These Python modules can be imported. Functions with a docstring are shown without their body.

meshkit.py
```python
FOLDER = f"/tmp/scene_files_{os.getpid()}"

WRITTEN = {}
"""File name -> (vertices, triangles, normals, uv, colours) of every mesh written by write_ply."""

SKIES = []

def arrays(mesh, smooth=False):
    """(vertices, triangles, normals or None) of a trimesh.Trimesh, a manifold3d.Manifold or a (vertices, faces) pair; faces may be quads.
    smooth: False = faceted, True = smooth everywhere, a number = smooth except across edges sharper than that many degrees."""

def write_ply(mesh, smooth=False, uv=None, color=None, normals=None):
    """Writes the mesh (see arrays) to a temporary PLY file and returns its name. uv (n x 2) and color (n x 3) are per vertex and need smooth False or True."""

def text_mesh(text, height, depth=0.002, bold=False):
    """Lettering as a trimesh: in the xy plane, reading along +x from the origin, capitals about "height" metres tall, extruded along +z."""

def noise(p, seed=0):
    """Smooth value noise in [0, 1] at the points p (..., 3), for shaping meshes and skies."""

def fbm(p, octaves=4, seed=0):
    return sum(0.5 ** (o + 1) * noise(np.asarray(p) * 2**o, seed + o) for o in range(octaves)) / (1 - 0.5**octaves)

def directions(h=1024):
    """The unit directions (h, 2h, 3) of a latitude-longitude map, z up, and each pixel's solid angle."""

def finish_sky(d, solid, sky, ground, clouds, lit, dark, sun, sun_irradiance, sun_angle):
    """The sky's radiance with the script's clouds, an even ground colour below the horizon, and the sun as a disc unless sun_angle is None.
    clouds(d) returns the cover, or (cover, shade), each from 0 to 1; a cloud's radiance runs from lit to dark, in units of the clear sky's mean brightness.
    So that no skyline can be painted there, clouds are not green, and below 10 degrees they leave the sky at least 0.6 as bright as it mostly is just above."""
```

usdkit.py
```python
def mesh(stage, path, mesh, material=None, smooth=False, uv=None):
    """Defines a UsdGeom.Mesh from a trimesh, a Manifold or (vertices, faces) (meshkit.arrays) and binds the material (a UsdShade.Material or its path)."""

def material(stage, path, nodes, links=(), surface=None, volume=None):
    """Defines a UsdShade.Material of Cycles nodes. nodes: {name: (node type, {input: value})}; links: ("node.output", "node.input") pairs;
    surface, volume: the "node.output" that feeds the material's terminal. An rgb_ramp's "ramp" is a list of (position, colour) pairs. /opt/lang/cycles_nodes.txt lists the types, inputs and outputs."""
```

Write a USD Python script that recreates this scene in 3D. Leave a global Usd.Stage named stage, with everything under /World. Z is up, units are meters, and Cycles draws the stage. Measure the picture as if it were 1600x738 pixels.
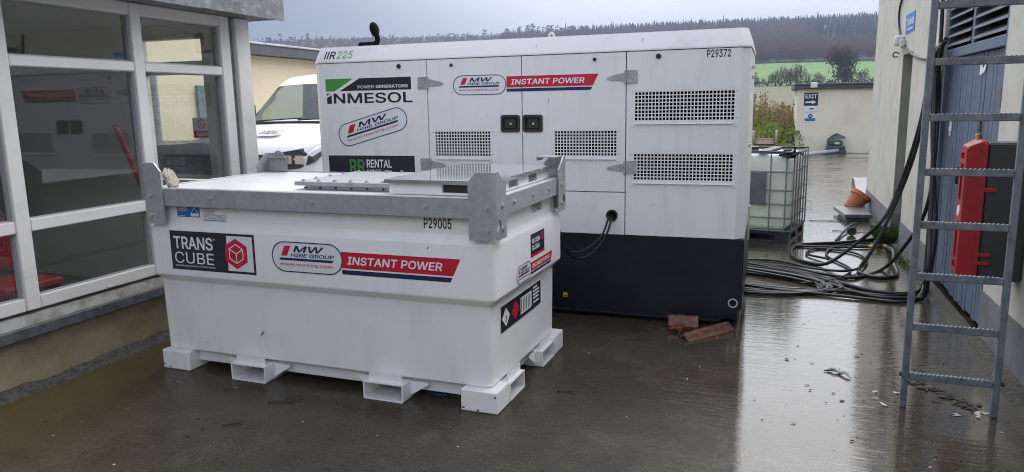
import math, random
import numpy as np
import trimesh
from shapely.geometry import Polygon, Point, box as sbox, LineString
from shapely import affinity
from shapely.ops import unary_union
from pxr import Usd, UsdGeom, UsdLux, UsdShade, Gf, Sdf, Vt
import usdkit, meshkit

stage = Usd.Stage.CreateInMemory()
UsdGeom.SetStageUpAxis(stage, 'Z')
UsdGeom.Xform.Define(stage, '/World')
UsdGeom.Scope.Define(stage, '/World/Looks')

# ---------------------------------------------------------------- camera
YAW, PITCH, ROLL, CAM_H = 0.339199607, 0.177145963, -0.0174881424, 1.70
def set_camera():
    F = np.array([-math.sin(YAW) * math.cos(PITCH), math.cos(YAW) * math.cos(PITCH), -math.sin(PITCH)])
    R = np.array([math.cos(YAW), math.sin(YAW), 0.0]); U = np.cross(R, F)
    c, s = math.cos(ROLL), math.sin(ROLL)
    R, U = c * R + s * U, -s * R + c * U
    cam = UsdGeom.Camera.Define(stage, '/World/camera')
    cam.CreateHorizontalApertureAttr(36.0); cam.CreateFocalLengthAttr(36.0 * 1149.289 / 1600)
    cam.CreateClippingRangeAttr(Gf.Vec2f(0.05, 10000))
    cam.AddTransformOp().Set(Gf.Matrix4d(*R, 0, *U, 0, *(-F), 0, 0, 0, CAM_H, 1))
    cam.CreateExposureAttr(0.09)
set_camera()

# ---------------------------------------------------------------- sky and sun (bright overcast, the sun behind cloud ahead and to the right)
SUN_AZ, SUN_EL = math.radians(8), math.radians(46)
SUN = np.array([math.sin(SUN_AZ) * math.cos(SUN_EL), math.cos(SUN_AZ) * math.cos(SUN_EL), math.sin(SUN_EL)])
SKY_K = 9.8
def set_sky():
    m = usdkit.material(stage, '/World/Looks/sky_dome', {
        'tc': ('texture_coordinate', {}),
        'sky': ('sky_texture', {'sky_type': 'single_scattering', 'sun_disc': False, 'sun_elevation': SUN_EL, 'sun_rotation': SUN_AZ, 'aerosol_density': 2.0}),
        'sep': ('separate_xyz', {}),
        'dot': ('vector_math', {'math_type': 'dot_product', 'vector2': tuple(SUN)}),
        'toward': ('rgb_ramp', {'ramp': [(0.0, (.40, .405, .43)), (.45, (.36, .37, .41)), (.68, (.19, .22, .28)), (.755, (.155, .19, .265)), (.81, (.27, .295, .36)), (.855, (.56, .59, .65)), (.89, (.72, .75, .81)), (.95, (.93, .94, .97)), (1.0, (1.10, 1.10, 1.10))]}),
        'dm': ('map_range', {'from_min': -1.0, 'from_max': 1.0, 'to_min': 0.0, 'to_max': 1.0, 'clamp': True}),
        'up': ('map_range', {'from_min': .06, 'from_max': .46, 'to_min': 1.0, 'to_max': 3.1, 'clamp': True}),
        'map': ('mapping', {'scale': (1.6, 1.6, 4.0)}),
        'n': ('noise_texture', {'scale': 1.7, 'detail': 4.0, 'roughness': .5, 'distortion': .4}),
        'nr': ('map_range', {'from_min': .25, 'from_max': .75, 'to_min': .86, 'to_max': 1.14, 'clamp': True}),
        'k': ('math', {'math_type': 'multiply'}),
        'k2': ('math', {'math_type': 'multiply', 'value2': SKY_K}),
        'cl': ('vector_math', {'math_type': 'scale'}),
        'mix': ('mix', {'fac': .93}),
        'bg': ('background_shader', {'strength': .1}),
    }, [('tc.generated', 'dot.vector1'), ('dot.value', 'dm.value'), ('dm.result', 'toward.fac'), ('tc.generated', 'sep.vector'), ('sep.z', 'up.value'),
        ('tc.generated', 'map.vector'), ('map.vector', 'n.vector'), ('n.fac', 'nr.value'), ('nr.result', 'k.value1'), ('up.result', 'k.value2'), ('k.value', 'k2.value1'),
        ('toward.color', 'cl.vector1'), ('k2.value', 'cl.scale'), ('sky.color', 'mix.color1'), ('cl.vector', 'mix.color2'), ('mix.color', 'bg.color')], surface='bg.background')
    d = UsdLux.DomeLight.Define(stage, '/World/sky')
    d.GetPrim().SetCustomDataByKey('kind', 'structure')
    UsdShade.MaterialBindingAPI.Apply(d.GetPrim()).Bind(m)
    s = UsdLux.DistantLight.Define(stage, '/World/sun')
    s.CreateIntensityAttr(.14); s.CreateAngleAttr(24.0); s.CreateColorAttr(Gf.Vec3f(1, .96, .9)); s.CreateNormalizeAttr(True) if hasattr(s, 'CreateNormalizeAttr') else None
    z = SUN; x = np.cross([0, 0, 1.0], z); x /= np.linalg.norm(x); y = np.cross(z, x)
    s.AddTransformOp().Set(Gf.Matrix4d(*x, 0, *y, 0, *z, 0, 0, 0, 50, 1))
set_sky()

# ---------------------------------------------------------------- materials
M = {}
def mat(name, color, rough=.5, metal=0.0, spec=.5, vary=None, bump=None, coat=0.0, grime=None, extra=None):
    """vary: (scale, second colour, low, high); bump: (scale, distance); grime: (colour, amount, noise scale x,y,z)"""
    nodes = {'p': ('principled_bsdf', {'base_color': color, 'roughness': rough, 'metallic': metal, 'specular_ior_level': spec, 'coat_weight': coat, 'coat_roughness': .08}), 'g': ('geometry', {})}
    links = []; out = None
    if vary:
        nodes['vn'] = ('noise_texture', {'scale': vary[0], 'detail': 5.0, 'roughness': .6})
        nodes['vr'] = ('rgb_ramp', {'ramp': [(vary[2], color), (vary[3], vary[1])]})
        links += [('g.position', 'vn.vector'), ('vn.fac', 'vr.fac')]; out = 'vr.color'
    if grime:
        nodes['gm'] = ('mapping', {'scale': grime[2]})
        nodes['gn'] = ('noise_texture', {'scale': 1.0, 'detail': 6.0, 'roughness': .65})
        nodes['gr'] = ('map_range', {'from_min': .52, 'from_max': .80, 'to_min': 0.0, 'to_max': grime[1], 'clamp': True})
        nodes['gx'] = ('mix', {'color1': color, 'color2': grime[0]})
        links += [('g.position', 'gm.vector'), ('gm.vector', 'gn.vector'), ('gn.fac', 'gr.value'), ('gr.result', 'gx.fac')]
        if out: links.append((out, 'gx.color1'))
        out = 'gx.color'
    if bump:
        nodes['bn'] = ('noise_texture', {'scale': bump[0], 'detail': 4.0})
        nodes['bu'] = ('bump', {'strength': .6, 'distance': bump[1]})
        links += [('g.position', 'bn.vector'), ('bn.fac', 'bu.height'), ('bu.normal', 'p.normal')]
    if out: links.append((out, 'p.base_color'))
    M[name] = usdkit.material(stage, '/World/Looks/' + name, nodes, links, surface='p.BSDF')
    return M[name]

mat('white_paint', (.76, .755, .765), .34, coat=.2, grime=((.44, .42, .38), .30, (11, 11, 1.9)), bump=(7, .0006))
mat('tank_paint', (.83, .82, .825), .32, coat=.2, grime=((.46, .43, .38), .28, (5, 5, 1.3)), bump=(5, .0012))
mat('roof_paint', (.68, .68, .69), .34, grime=((.40, .39, .36), .45, (3, 7, 3)))
mat('white_plastic', (.60, .58, .555), .38, grime=((.36, .36, .32), .5, (2, 2, 8)))
mat('black_paint', (.006, .0065, .011), .36, spec=.3, vary=(5, (.010, .011, .016), .4, .7), bump=(30, .0003))
mat('black_rubber', (.014, .014, .016), .42)
mat('cable_rubber', (.009, .0095, .012), .36, spec=.32, vary=(6, (.02, .02, .023), .4, .75))
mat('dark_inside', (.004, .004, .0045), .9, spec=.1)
mat('galvanised', (.40, .41, .43), .38, metal=.5, vary=(26, (.32, .33, .35), .35, .68), bump=(60, .0002), grime=((.52, .53, .54), .4, (12, 12, 5)))
mat('galvanised_lid', (.58, .59, .61), .07, metal=.85, vary=(4, (.50, .51, .53), .4, .7))
mat('ladder_steel', (.165, .18, .205), .50, metal=.3, vary=(14, (.095, .105, .125), .4, .65), bump=(90, .0008), grime=((.27, .29, .31), .6, (20, 20, 8)))
mat('hinge_steel', (.42, .42, .43), .40, metal=.6, vary=(40, (.27, .27, .28), .4, .7))
mat('bolt_steel', (.5, .5, .52), .35, metal=.8)
mat('navy_ink', (.012, .016, .060), .35)
mat('black_ink', (.012, .013, .020), .35)
mat('red_ink', (.50, .010, .035), .35)
mat('white_ink', (.78, .78, .79), .4)
mat('decal_white', (.70, .71, .74), .30)
mat('green_ink', (.055, .27, .050), .35)
mat('dark_green_ink', (.06, .22, .05), .4)
mat('blue_ink', (.015, .13, .42), .35)
mat('paper', (.62, .64, .66), .5)
mat('grey_ink', (.3, .3, .32), .5)
mat('yellow_ink', (.62, .48, .015), .45)
mat('scuff', (.09, .085, .08), .6)
mat('red_plastic', (.31, .010, .018), .36, vary=(5, (.22, .010, .014), .4, .7), coat=.1)
mat('dark_red', (.20, .012, .014), .45)
mat('black_plastic', (.022, .023, .026), .38, bump=(40, .0005))
mat('terracotta', (.42, .13, .055), .7, vary=(18, (.30, .10, .05), .4, .7))
mat('wet_clay', (.20, .066, .028), .34, vary=(24, (.055, .026, .018), .38, .60), bump=(40, .003))
mat('slab_grey', (.11, .11, .12), .35, vary=(7, (.06, .06, .065), .4, .7))
mat('cream_wall', (.46, .42, .33), .75, vary=(2.2, (.36, .33, .26), .35, .75), bump=(60, .0015), grime=((.24, .21, .15), .35, (4, 4, .9)))
mat('pillar_paint', (.52, .50, .43), .62, vary=(3.2, (.44, .42, .36), .4, .7), bump=(40, .002), grime=((.20, .19, .15), .55, (5, 5, 2.4)))
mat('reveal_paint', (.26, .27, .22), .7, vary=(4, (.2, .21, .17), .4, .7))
mat('skirt_grey', (.165, .165, .185), .6, vary=(6, (.12, .12, .13), .4, .7), grime=((.06, .055, .045), .7, (8, 8, 3)))
mat('far_cream', (.76, .71, .58), .8, vary=(.9, (.70, .65, .52), .4, .7), grime=((.38, .33, .24), .35, (1.5, 1.5, .7)))
mat('pale_yellow', (.76, .64, .45), .8, vary=(1.0, (.71, .60, .42), .4, .7), grime=((.5, .44, .33), .4, (2, 2, 1)))
mat('fascia_dark', (.09, .095, .11), .6, vary=(3, (.06, .062, .07), .4, .7))
mat('flashing', (.5, .5, .5), .5, vary=(4, (.3, .3, .3), .4, .7))
mat('peeling_paint', (.17, .18, .20), .55, vary=(9, (.10, .105, .12), .4, .65), bump=(35, .004), grime=((.42, .42, .42), .8, (10, 10, 18)))
mat('plinth_render', (.27, .225, .14), .55, vary=(4, (.19, .155, .09), .35, .7), bump=(50, .0015), grime=((.05, .048, .02), .7, (3, 3, 6)))
mat('sill_render', (.40, .39, .37), .7, vary=(9, (.20, .19, .13), .45, .72), bump=(60, .002), grime=((.10, .10, .045), .9, (8, 8, 22)))
mat('ledge_grey', (.075, .08, .09), .5, vary=(14, (.03, .035, .03), .45, .7), bump=(50, .003))
mat('crumbly_mortar', (.065, .058, .042), .7, vary=(30, (.02, .018, .014), .4, .6), bump=(40, .01))
mat('room_wall', (.50, .49, .45), .8)
mat('room_floor', (.20, .19, .17), .5)
mat('room_ceiling', (.35, .35, .34), .8)
mat('blue_door', (.095, .13, .19), .55, vary=(7, (.07, .098, .145), .35, .7), bump=(50, .0012), grime=((.035, .045, .065), .8, (22, 22, 1.2)))
mat('blue_louver', (.16, .175, .20), .5, vary=(12, (.10, .11, .13), .4, .7), grime=((.32, .30, .28), .7, (6, 14, 14)))
mat('grey_door', (.16, .18, .21), .6)
mat('zinc', (.55, .55, .56), .35, metal=.7)
mat('brass', (.55, .36, .10), .35, metal=.8)
mat('cage_steel', (.22, .24, .25), .42, metal=.5)
mat('pallet_black', (.02, .022, .028), .4, vary=(8, (.05, .05, .055), .5, .75))
mat('label_plate', (.11, .12, .14), .22, metal=.35, vary=(3, (.2, .215, .24), .45, .75))
mat('drum_wood', (.17, .11, .075), .7, vary=(14, (.10, .065, .05), .4, .7))
mat('machine_green', (.05, .10, .085), .5, vary=(8, (.03, .05, .045), .4, .7))
mat('pipe_grey', (.36, .38, .40), .45)
mat('black_wrap', (.02, .021, .024), .25, bump=(7, .03))
mat('van_white', (.78, .785, .80), .22, coat=.5)
mat('van_black', (.015, .016, .018), .35)
mat('van_trim', (.03, .032, .036), .5)
mat('lamp_chrome', (.6, .6, .62), .12, metal=.9)
mat('seat_cloth', (.05, .052, .06), .8)
mat('rag', (.40, .35, .29), .8, vary=(20, (.35, .30, .24), .4, .7), bump=(30, .01))
mat('blue_plastic', (.015, .045, .22), .35)
mat('leaf_litter', (.05, .042, .03), .7, vary=(60, (.02, .018, .014), .4, .6))
mat('pale_chip', (.55, .54, .5), .6)
mat('rust', (.16, .07, .035), .7)

def simple_glass(name, tint, refl_tint, ior=1.5):
    M[name] = usdkit.material(stage, '/World/Looks/' + name, {
        't': ('transparent_bsdf', {'color': tint}), 'gl': ('glossy_bsdf', {'color': refl_tint, 'roughness': .008}), 'lw': ('layer_weight', {'blend': .5}),
        'pw': ('math', {'math_type': 'power', 'value2': 4.0}), 'f': ('math', {'math_type': 'multiply_add', 'value2': 1.0 - ior, 'value3': ior}), 'm': ('mix_closure', {})},
        [('lw.facing', 'pw.value1'), ('pw.value', 'f.value1'), ('f.value', 'm.fac'), ('t.BSDF', 'm.closure1'), ('gl.BSDF', 'm.closure2')], surface='m.closure')
simple_glass('window_glass', (.92, .95, .93), (.95, .97, .97), .085)
simple_glass('van_glass', (.62, .70, .70), (.9, .95, .97), .07)
M['ibc_plastic'] = usdkit.material(stage, '/World/Looks/ibc_plastic', {
    'g': ('geometry', {}), 's': ('separate_xyz', {}), 'r': ('rgb_ramp', {'ramp': [(0, (.74, .84, .70)), (.78, (.80, .88, .79)), (.84, (.85, .90, .87)), (1, (.88, .91, .90))]}),
    'd': ('diffuse_bsdf', {}), 't': ('translucent_bsdf', {}), 'm': ('mix_closure', {'fac': .35}), 'gl': ('glossy_bsdf', {'color': (1, 1, 1), 'roughness': .25}), 'f': ('fresnel', {'IOR': 1.45}), 'm2': ('mix_closure', {})},
    [('g.position', 's.vector'), ('s.z', 'r.fac'), ('r.color', 'd.color'), ('r.color', 't.color'), ('d.BSDF', 'm.closure1'), ('t.BSDF', 'm.closure2'), ('f.fac', 'm2.fac'), ('m.closure', 'm2.closure1'), ('gl.BSDF', 'm2.closure2')], surface='m2.closure')
def leaf_mat(name, c1, c2, scale, trans=.3):
    M[name] = usdkit.material(stage, '/World/Looks/' + name, {
        'g': ('geometry', {}), 'oi': ('object_info', {}), 'n': ('noise_texture', {'scale': scale, 'detail': 3.0}), 'a': ('math', {'math_type': 'multiply_add', 'value2': .5}),
        'sc': ('math', {'math_type': 'multiply', 'value2': .5}),
        'r': ('rgb_ramp', {'ramp': [(.25, c1), (.75, c2)]}), 'd': ('diffuse_bsdf', {}), 't': ('translucent_bsdf', {}), 'm': ('mix_closure', {'fac': trans})},
        [('g.position', 'n.vector'), ('oi.random', 'sc.value1'), ('n.fac', 'a.value1'), ('sc.value', 'a.value3'), ('a.value', 'r.fac'), ('r.color', 'd.color'), ('r.color', 't.color'), ('d.BSDF', 'm.closure1'), ('t.BSDF', 'm.closure2')], surface='m.closure')
leaf_mat('spruce', (.013, .024, .017), (.034, .046, .030), .05)
leaf_mat('pine', (.016, .024, .020), (.034, .040, .030), .05)
leaf_mat('bare_wood', (.060, .042, .036), (.105, .070, .055), .03)
leaf_mat('ivy_tree', (.022, .036, .016), (.05, .06, .030), .4)
leaf_mat('bramble', (.14, .19, .045), (.30, .33, .11), 1.5)
leaf_mat('dead_stem', (.20, .13, .09), (.32, .22, .15), 2.0, .15)
leaf_mat('grass_blade', (.03, .07, .012), (.08, .13, .03), 3)
mat('bark', (.055, .042, .034), .9)
mat('tan_grass', (.105, .115, .045), .9, vary=(.12, (.15, .125, .06), .35, .7))
mat('green_grass', (.060, .160, .010), .9, vary=(.02, (.085, .19, .015), .35, .7))
mat('hill_scrub', (.095, .070, .058), .95, vary=(.02, (.065, .058, .046), .35, .7))

# wet brushed concrete
M['wet_concrete'] = usdkit.material(stage, '/World/Looks/wet_concrete', {
    'g': ('geometry', {}), 'sx': ('separate_xyz', {}),
    'n1': ('noise_texture', {'scale': .55, 'detail': 6.0, 'roughness': .6}), 'n2': ('noise_texture', {'scale': 4.0, 'detail': 8.0, 'roughness': .75}), 'n3': ('noise_texture', {'scale': 75.0, 'detail': 3.0, 'roughness': .7}),
    'c1': ('rgb_ramp', {'ramp': [(.30, (.022, .0170, .0105)), (.50, (.037, .030, .0205)), (.70, (.062, .052, .038))]}),
    'c2': ('rgb_ramp', {'ramp': [(.28, (.55, .55, .55)), (.72, (1.4, 1.4, 1.4))]}), 'c3': ('rgb_ramp', {'ramp': [(.36, (.72, .72, .72)), (.64, (1.28, 1.28, 1.28))]}), 'c4': ('rgb_ramp', {'ramp': [(.34, (.45, .45, .45)), (.5, (.95, .95, .95)), (.62, (1.5, 1.5, 1.5)), (.74, (3.2, 3.1, 2.9))]}),
    'mul': ('mix', {'mix_type': 'multiply', 'fac': 1.0}), 'mul2': ('mix', {'mix_type': 'multiply', 'fac': 1.0}), 'mul3': ('mix', {'mix_type': 'multiply', 'fac': 1.0}),
    'mx': ('map_range', {'from_min': -4.2, 'from_max': -2.6, 'to_min': .9, 'to_max': 0.0, 'clamp': True}), 'ma': ('math', {'math_type': 'multiply'}),
    'nm': ('noise_texture', {'scale': 1.1, 'detail': 5.0}), 'mr': ('map_range', {'from_min': .3, 'from_max': .62, 'to_min': .45, 'to_max': 1.0, 'clamp': True}),
    'moss': ('mix', {'color2': (.050, .034, .007)}),
    'pn': ('noise_texture', {'scale': .8, 'detail': 6.0, 'roughness': .6}),
    'bx': ('map_range', {'from_min': -1.1, 'from_max': .1, 'to_min': -.10, 'to_max': .20, 'clamp': True}), 'by': ('map_range', {'from_min': 3.2, 'from_max': 5.5, 'to_min': -.06, 'to_max': .10, 'clamp': True}), 'pa': ('math', {'math_type': 'add'}), 'pb': ('math', {'math_type': 'add'}), 'bf': ('map_range', {'from_min': 9.5, 'from_max': 14.0, 'to_min': 0.0, 'to_max': -.30, 'clamp': True}), 'pc': ('math', {'math_type': 'add'}),
    'pr': ('map_range', {'from_min': .47, 'from_max': .56, 'to_min': 0.0, 'to_max': 1.0, 'clamp': True}),
    'ro': ('map_range', {'from_min': 0.0, 'from_max': 1.0, 'to_min': .42, 'to_max': .10, 'clamp': True}),
    'cw': ('map_range', {'from_min': 0.0, 'from_max': 1.0, 'to_min': .28, 'to_max': 1.0, 'clamp': True}),
    'ba': ('mapping', {'scale': (9.0, 80.0, 1)}), 'bb': ('mapping', {'scale': (80.0, 10.0, 1), 'rotation': (0, 0, .12)}),
    'na': ('noise_texture', {'scale': 1.0, 'detail': 4.0, 'roughness': .6, 'distortion': .3}), 'nb': ('noise_texture', {'scale': 1.0, 'detail': 4.0, 'roughness': .6, 'distortion': .3}),
    'bsel': ('map_range', {'from_min': -2.6, 'from_max': -1.6, 'to_min': 1.0, 'to_max': 0.0, 'clamp': True}), 'bmix': ('mix_float', {}),
    'bs': ('map_range', {'from_min': 0.0, 'from_max': 1.0, 'to_min': .75, 'to_max': .16, 'clamp': True}),
    'bu': ('bump', {'distance': .0030}),
    'wm': ('mapping', {'scale': (2.6, 24.0, 1), 'rotation': (0, 0, .06)}), 'wn': ('noise_texture', {'scale': 1.0, 'detail': 3.0, 'roughness': .55, 'distortion': .25}), 'wb': ('bump', {'distance': .0048, 'strength': .75}),
    'p': ('principled_bsdf', {'ior': 1.38, 'specular_ior_level': .28, 'coat_ior': 1.40, 'coat_roughness': .018})},
    [('g.position', 'n1.vector'), ('g.position', 'n2.vector'), ('g.position', 'n3.vector'), ('g.position', 'sx.vector'), ('n1.fac', 'c1.fac'), ('n2.fac', 'c2.fac'), ('n3.fac', 'c4.fac'), ('c1.color', 'mul.color1'), ('c2.color', 'mul.color2'),
     ('mul.color', 'mul2.color1'), ('bmix.result', 'c3.fac'), ('c3.color', 'mul2.color2'), ('mul2.color', 'mul3.color1'), ('c4.color', 'mul3.color2'),
     ('sx.x', 'mx.value'), ('g.position', 'nm.vector'), ('nm.fac', 'mr.value'), ('mx.result', 'ma.value1'), ('mr.result', 'ma.value2'), ('ma.value', 'moss.fac'), ('mul3.color', 'moss.color1'), ('moss.color', 'p.base_color'),
     ('g.position', 'pn.vector'), ('sx.x', 'bx.value'), ('sx.y', 'by.value'), ('pn.fac', 'pa.value1'), ('bx.result', 'pa.value2'), ('pa.value', 'pb.value1'), ('by.result', 'pb.value2'), ('pb.value', 'pc.value1'), ('sx.y', 'bf.value'), ('bf.result', 'pc.value2'), ('pc.value', 'pr.value'), ('pr.result', 'ro.value'), ('ro.result', 'p.roughness'), ('pr.result', 'cw.value'), ('cw.result', 'p.coat_weight'),
     ('g.position', 'ba.vector'), ('ba.vector', 'na.vector'), ('g.position', 'bb.vector'), ('bb.vector', 'nb.vector'), ('sx.x', 'bsel.value'), ('bsel.result', 'bmix.fac'), ('na.fac', 'bmix.a'), ('nb.fac', 'bmix.b'),
     ('bmix.result', 'bu.height'), ('pr.result', 'bs.value'), ('bs.result', 'bu.strength'), ('bu.normal', 'p.normal'),
     ('g.position', 'wm.vector'), ('wm.vector', 'wn.vector'), ('wn.fac', 'wb.height'), ('wb.normal', 'p.coat_normal')], surface='p.BSDF')

# ---------------------------------------------------------------- prim helpers
USED = {}
def numbered(parent, name):
    k = USED.get((parent, name), 0); USED[(parent, name)] = k + 1
    return f'{parent}/{name}' if k == 0 else f'{parent}/{name}_{k:03d}'
def tag(p, label=None, cat=None, group=None, kind=None):
    for k, v in (('label', label), ('category', cat), ('group', group), ('kind', kind)):
        if v: p.SetCustomDataByKey(k, v)
def thing(name, label, cat, loc=(0, 0, 0), rz=0.0, group=None, kind=None):
    x = UsdGeom.Xform.Define(stage, numbered('/World', name))
    x.AddTranslateOp().Set(Gf.Vec3d(*map(float, loc)))
    if rz: x.AddRotateZOp().Set(float(rz))
    tag(x.GetPrim(), label, cat, group, kind)
    return str(x.GetPath())
def cat_(ms):
    return ms[0] if len(ms) == 1 else trimesh.util.concatenate(ms)
def part(parent, name, ms, material, label=None, smooth=30, kind=None):
    ms = cat_(ms) if isinstance(ms, list) else ms
    path = numbered(parent, name)
    m = usdkit.mesh(stage, path, ms, M[material], smooth=smooth)
    tag(m.GetPrim(), label, None, None, kind)
    return path
def solo(name, ms, material, label=None, cat=None, group=None, kind=None, smooth=30):
    path = part('/World', name, ms, material, None, smooth)
    tag(stage.GetPrimAtPath(path), label, cat, group, kind)
    return path

# ---------------------------------------------------------------- mesh helpers
def _cb():
    s = np.array([(x, y, z) for x in (-1, 1) for y in (-1, 1) for z in (-1, 1)], float)
    pts = np.array([[c[j] * (1.0 if j == k else .5) for j in range(3)] for c in s for k in range(3)])
    h = trimesh.Trimesh(pts, process=False).convex_hull
    key = {tuple(np.round(p, 3)): i for i, p in enumerate(pts)}
    order = [key[tuple(np.round(p, 3))] for p in h.vertices]
    sg = np.array([c for c in s for k in range(3)]); ax = np.array([k for c in s for k in range(3)])
    return sg[order], ax[order], np.array(h.faces)
_SG, _AX, _CF = _cb()
def bx(x0, x1, y0, y1, z0, z1, b=.004):
    lo, hi = np.array([min(x0, x1), min(y0, y1), min(z0, z1)], float), np.array([max(x0, x1), max(y0, y1), max(z0, z1)], float)
    c, h = (lo + hi) / 2, (hi - lo) / 2
    if b <= 0:
        t = trimesh.creation.box(hi - lo); t.apply_translation(c); return t
    b = min(b, .45 * h.min())
    off = _SG * (h - b); off[np.arange(len(off)), _AX] = (_SG * h)[np.arange(len(off)), _AX]
    return trimesh.Trimesh(c + off, _CF, process=False)
def tube(pts, r, sides=8, closed=False, caps=True):
    p = np.asarray(pts, float); n = len(p)
    t = np.gradient(p, axis=0); t /= np.linalg.norm(t, axis=1, keepdims=True) + 1e-12
    a = np.zeros_like(p); ref = np.array([0, 0, 1.0]) if abs(t[0, 2]) < .9 else np.array([1.0, 0, 0])
    a[0] = np.cross(t[0], ref); a[0] /= np.linalg.norm(a[0])
    for i in range(1, n):
        v = a[i - 1] - t[i] * (a[i - 1] @ t[i]); a[i] = v / (np.linalg.norm(v) + 1e-12)
    b = np.cross(t, a); r = np.broadcast_to(np.asarray(r, float), (n,)); g = np.arange(sides) * 2 * np.pi / sides
    v = (p[:, None] + r[:, None, None] * (np.cos(g)[None, :, None] * a[:, None] + np.sin(g)[None, :, None] * b[:, None])).reshape(-1, 3)
    f = []
    for i in range(n - 1):
        for j in range(sides):
            k = (j + 1) % sides
            f += [(i * sides + j, i * sides + k, (i + 1) * sides + k), (i * sides + j, (i + 1) * sides + k, (i + 1) * sides + j)]
    if caps:
        v = np.vstack([v, p[0], p[-1]]); c0, c1 = len(v) - 2, len(v) - 1
        for j in range(sides):
            k = (j + 1) % sides
            f += [(c0, k, j), (c1, (n - 1) * sides + j, (n - 1) * sides + k)]
    return trimesh.Trimesh(v, f, process=False)
def spline(pts, n=60):
    p = np.asarray(pts, float); d = np.r_[0, np.cumsum(np.linalg.norm(np.diff(p, axis=0), axis=1) ** .5)]
    P = np.vstack([2 * p[0] - p[1], p, 2 * p[-1] - p[-2]]); D = np.r_[d[0] - (d[1] - d[0]), d, d[-1] + (d[-1] - d[-2])]
    out = []
    for u in np.linspace(d[0], d[-1], n):
        i = min(max(int(np.searchsorted(D, u, 'right')) - 1, 1), len(D) - 3)
        t0, t1, t2, t3 = D[i - 1:i + 3]; q0, q1, q2, q3 = P[i - 1:i + 3]
        A1 = (t1 - u) / (t1 - t0) * q0 + (u - t0) / (t1 - t0) * q1; A2 = (t2 - u) / (t2 - t1) * q1 + (u - t1) / (t2 - t1) * q2; A3 = (t3 - u) / (t3 - t2) * q2 + (u - t2) / (t3 - t2) * q3
        B1 = (t2 - u) / (t2 - t0) * A1 + (u - t0) / (t2 - t0) * A2; B2 = (t3 - u) / (t3 - t1) * A2 + (u - t1) / (t3 - t1) * A3
        out.append((t2 - u) / (t2 - t1) * B1 + (u - t1) / (t2 - t1) * B2)
    return np.array(out)
def cyl(p0, p1, r, sides=16, r1=None):
    return tube([p0, p1], [r, r if r1 is None else r1], sides)
def sheet(a, b, c, d):
    return trimesh.Trimesh([a, b, c, d], [(0, 1, 2), (0, 2, 3)], process=False)
def hull(pts):
    return trimesh.Trimesh(np.asarray(pts, float), process=False).convex_hull
class Plane:
    """a flat local frame: u to the right, v up, n out of the surface"""
    def __init__(s, o, u, v):
        s.T = np.eye(4); s.T[:3, 0], s.T[:3, 1], s.T[:3, 2], s.T[:3, 3] = u, v, np.cross(u, v), o
    def place(s, m, lift=0.0):
        m = m.copy(); m.apply_translation((0, 0, lift)); m.apply_transform(s.T); return m
    def poly(s, shape, t, lift=0.0):
        gs = getattr(shape, 'geoms', [shape])
        return cat_([s.place(trimesh.creation.extrude_polygon(g, t, engine='earcut'), lift) for g in gs if g.area > 1e-9])
def rrect(x0, y0, x1, y1, r):
    return sbox(x0 + r, y0 + r, x1 - r, y1 - r).buffer(r, quad_segs=6) if r > 0 else sbox(x0, y0, x1, y1)
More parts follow.
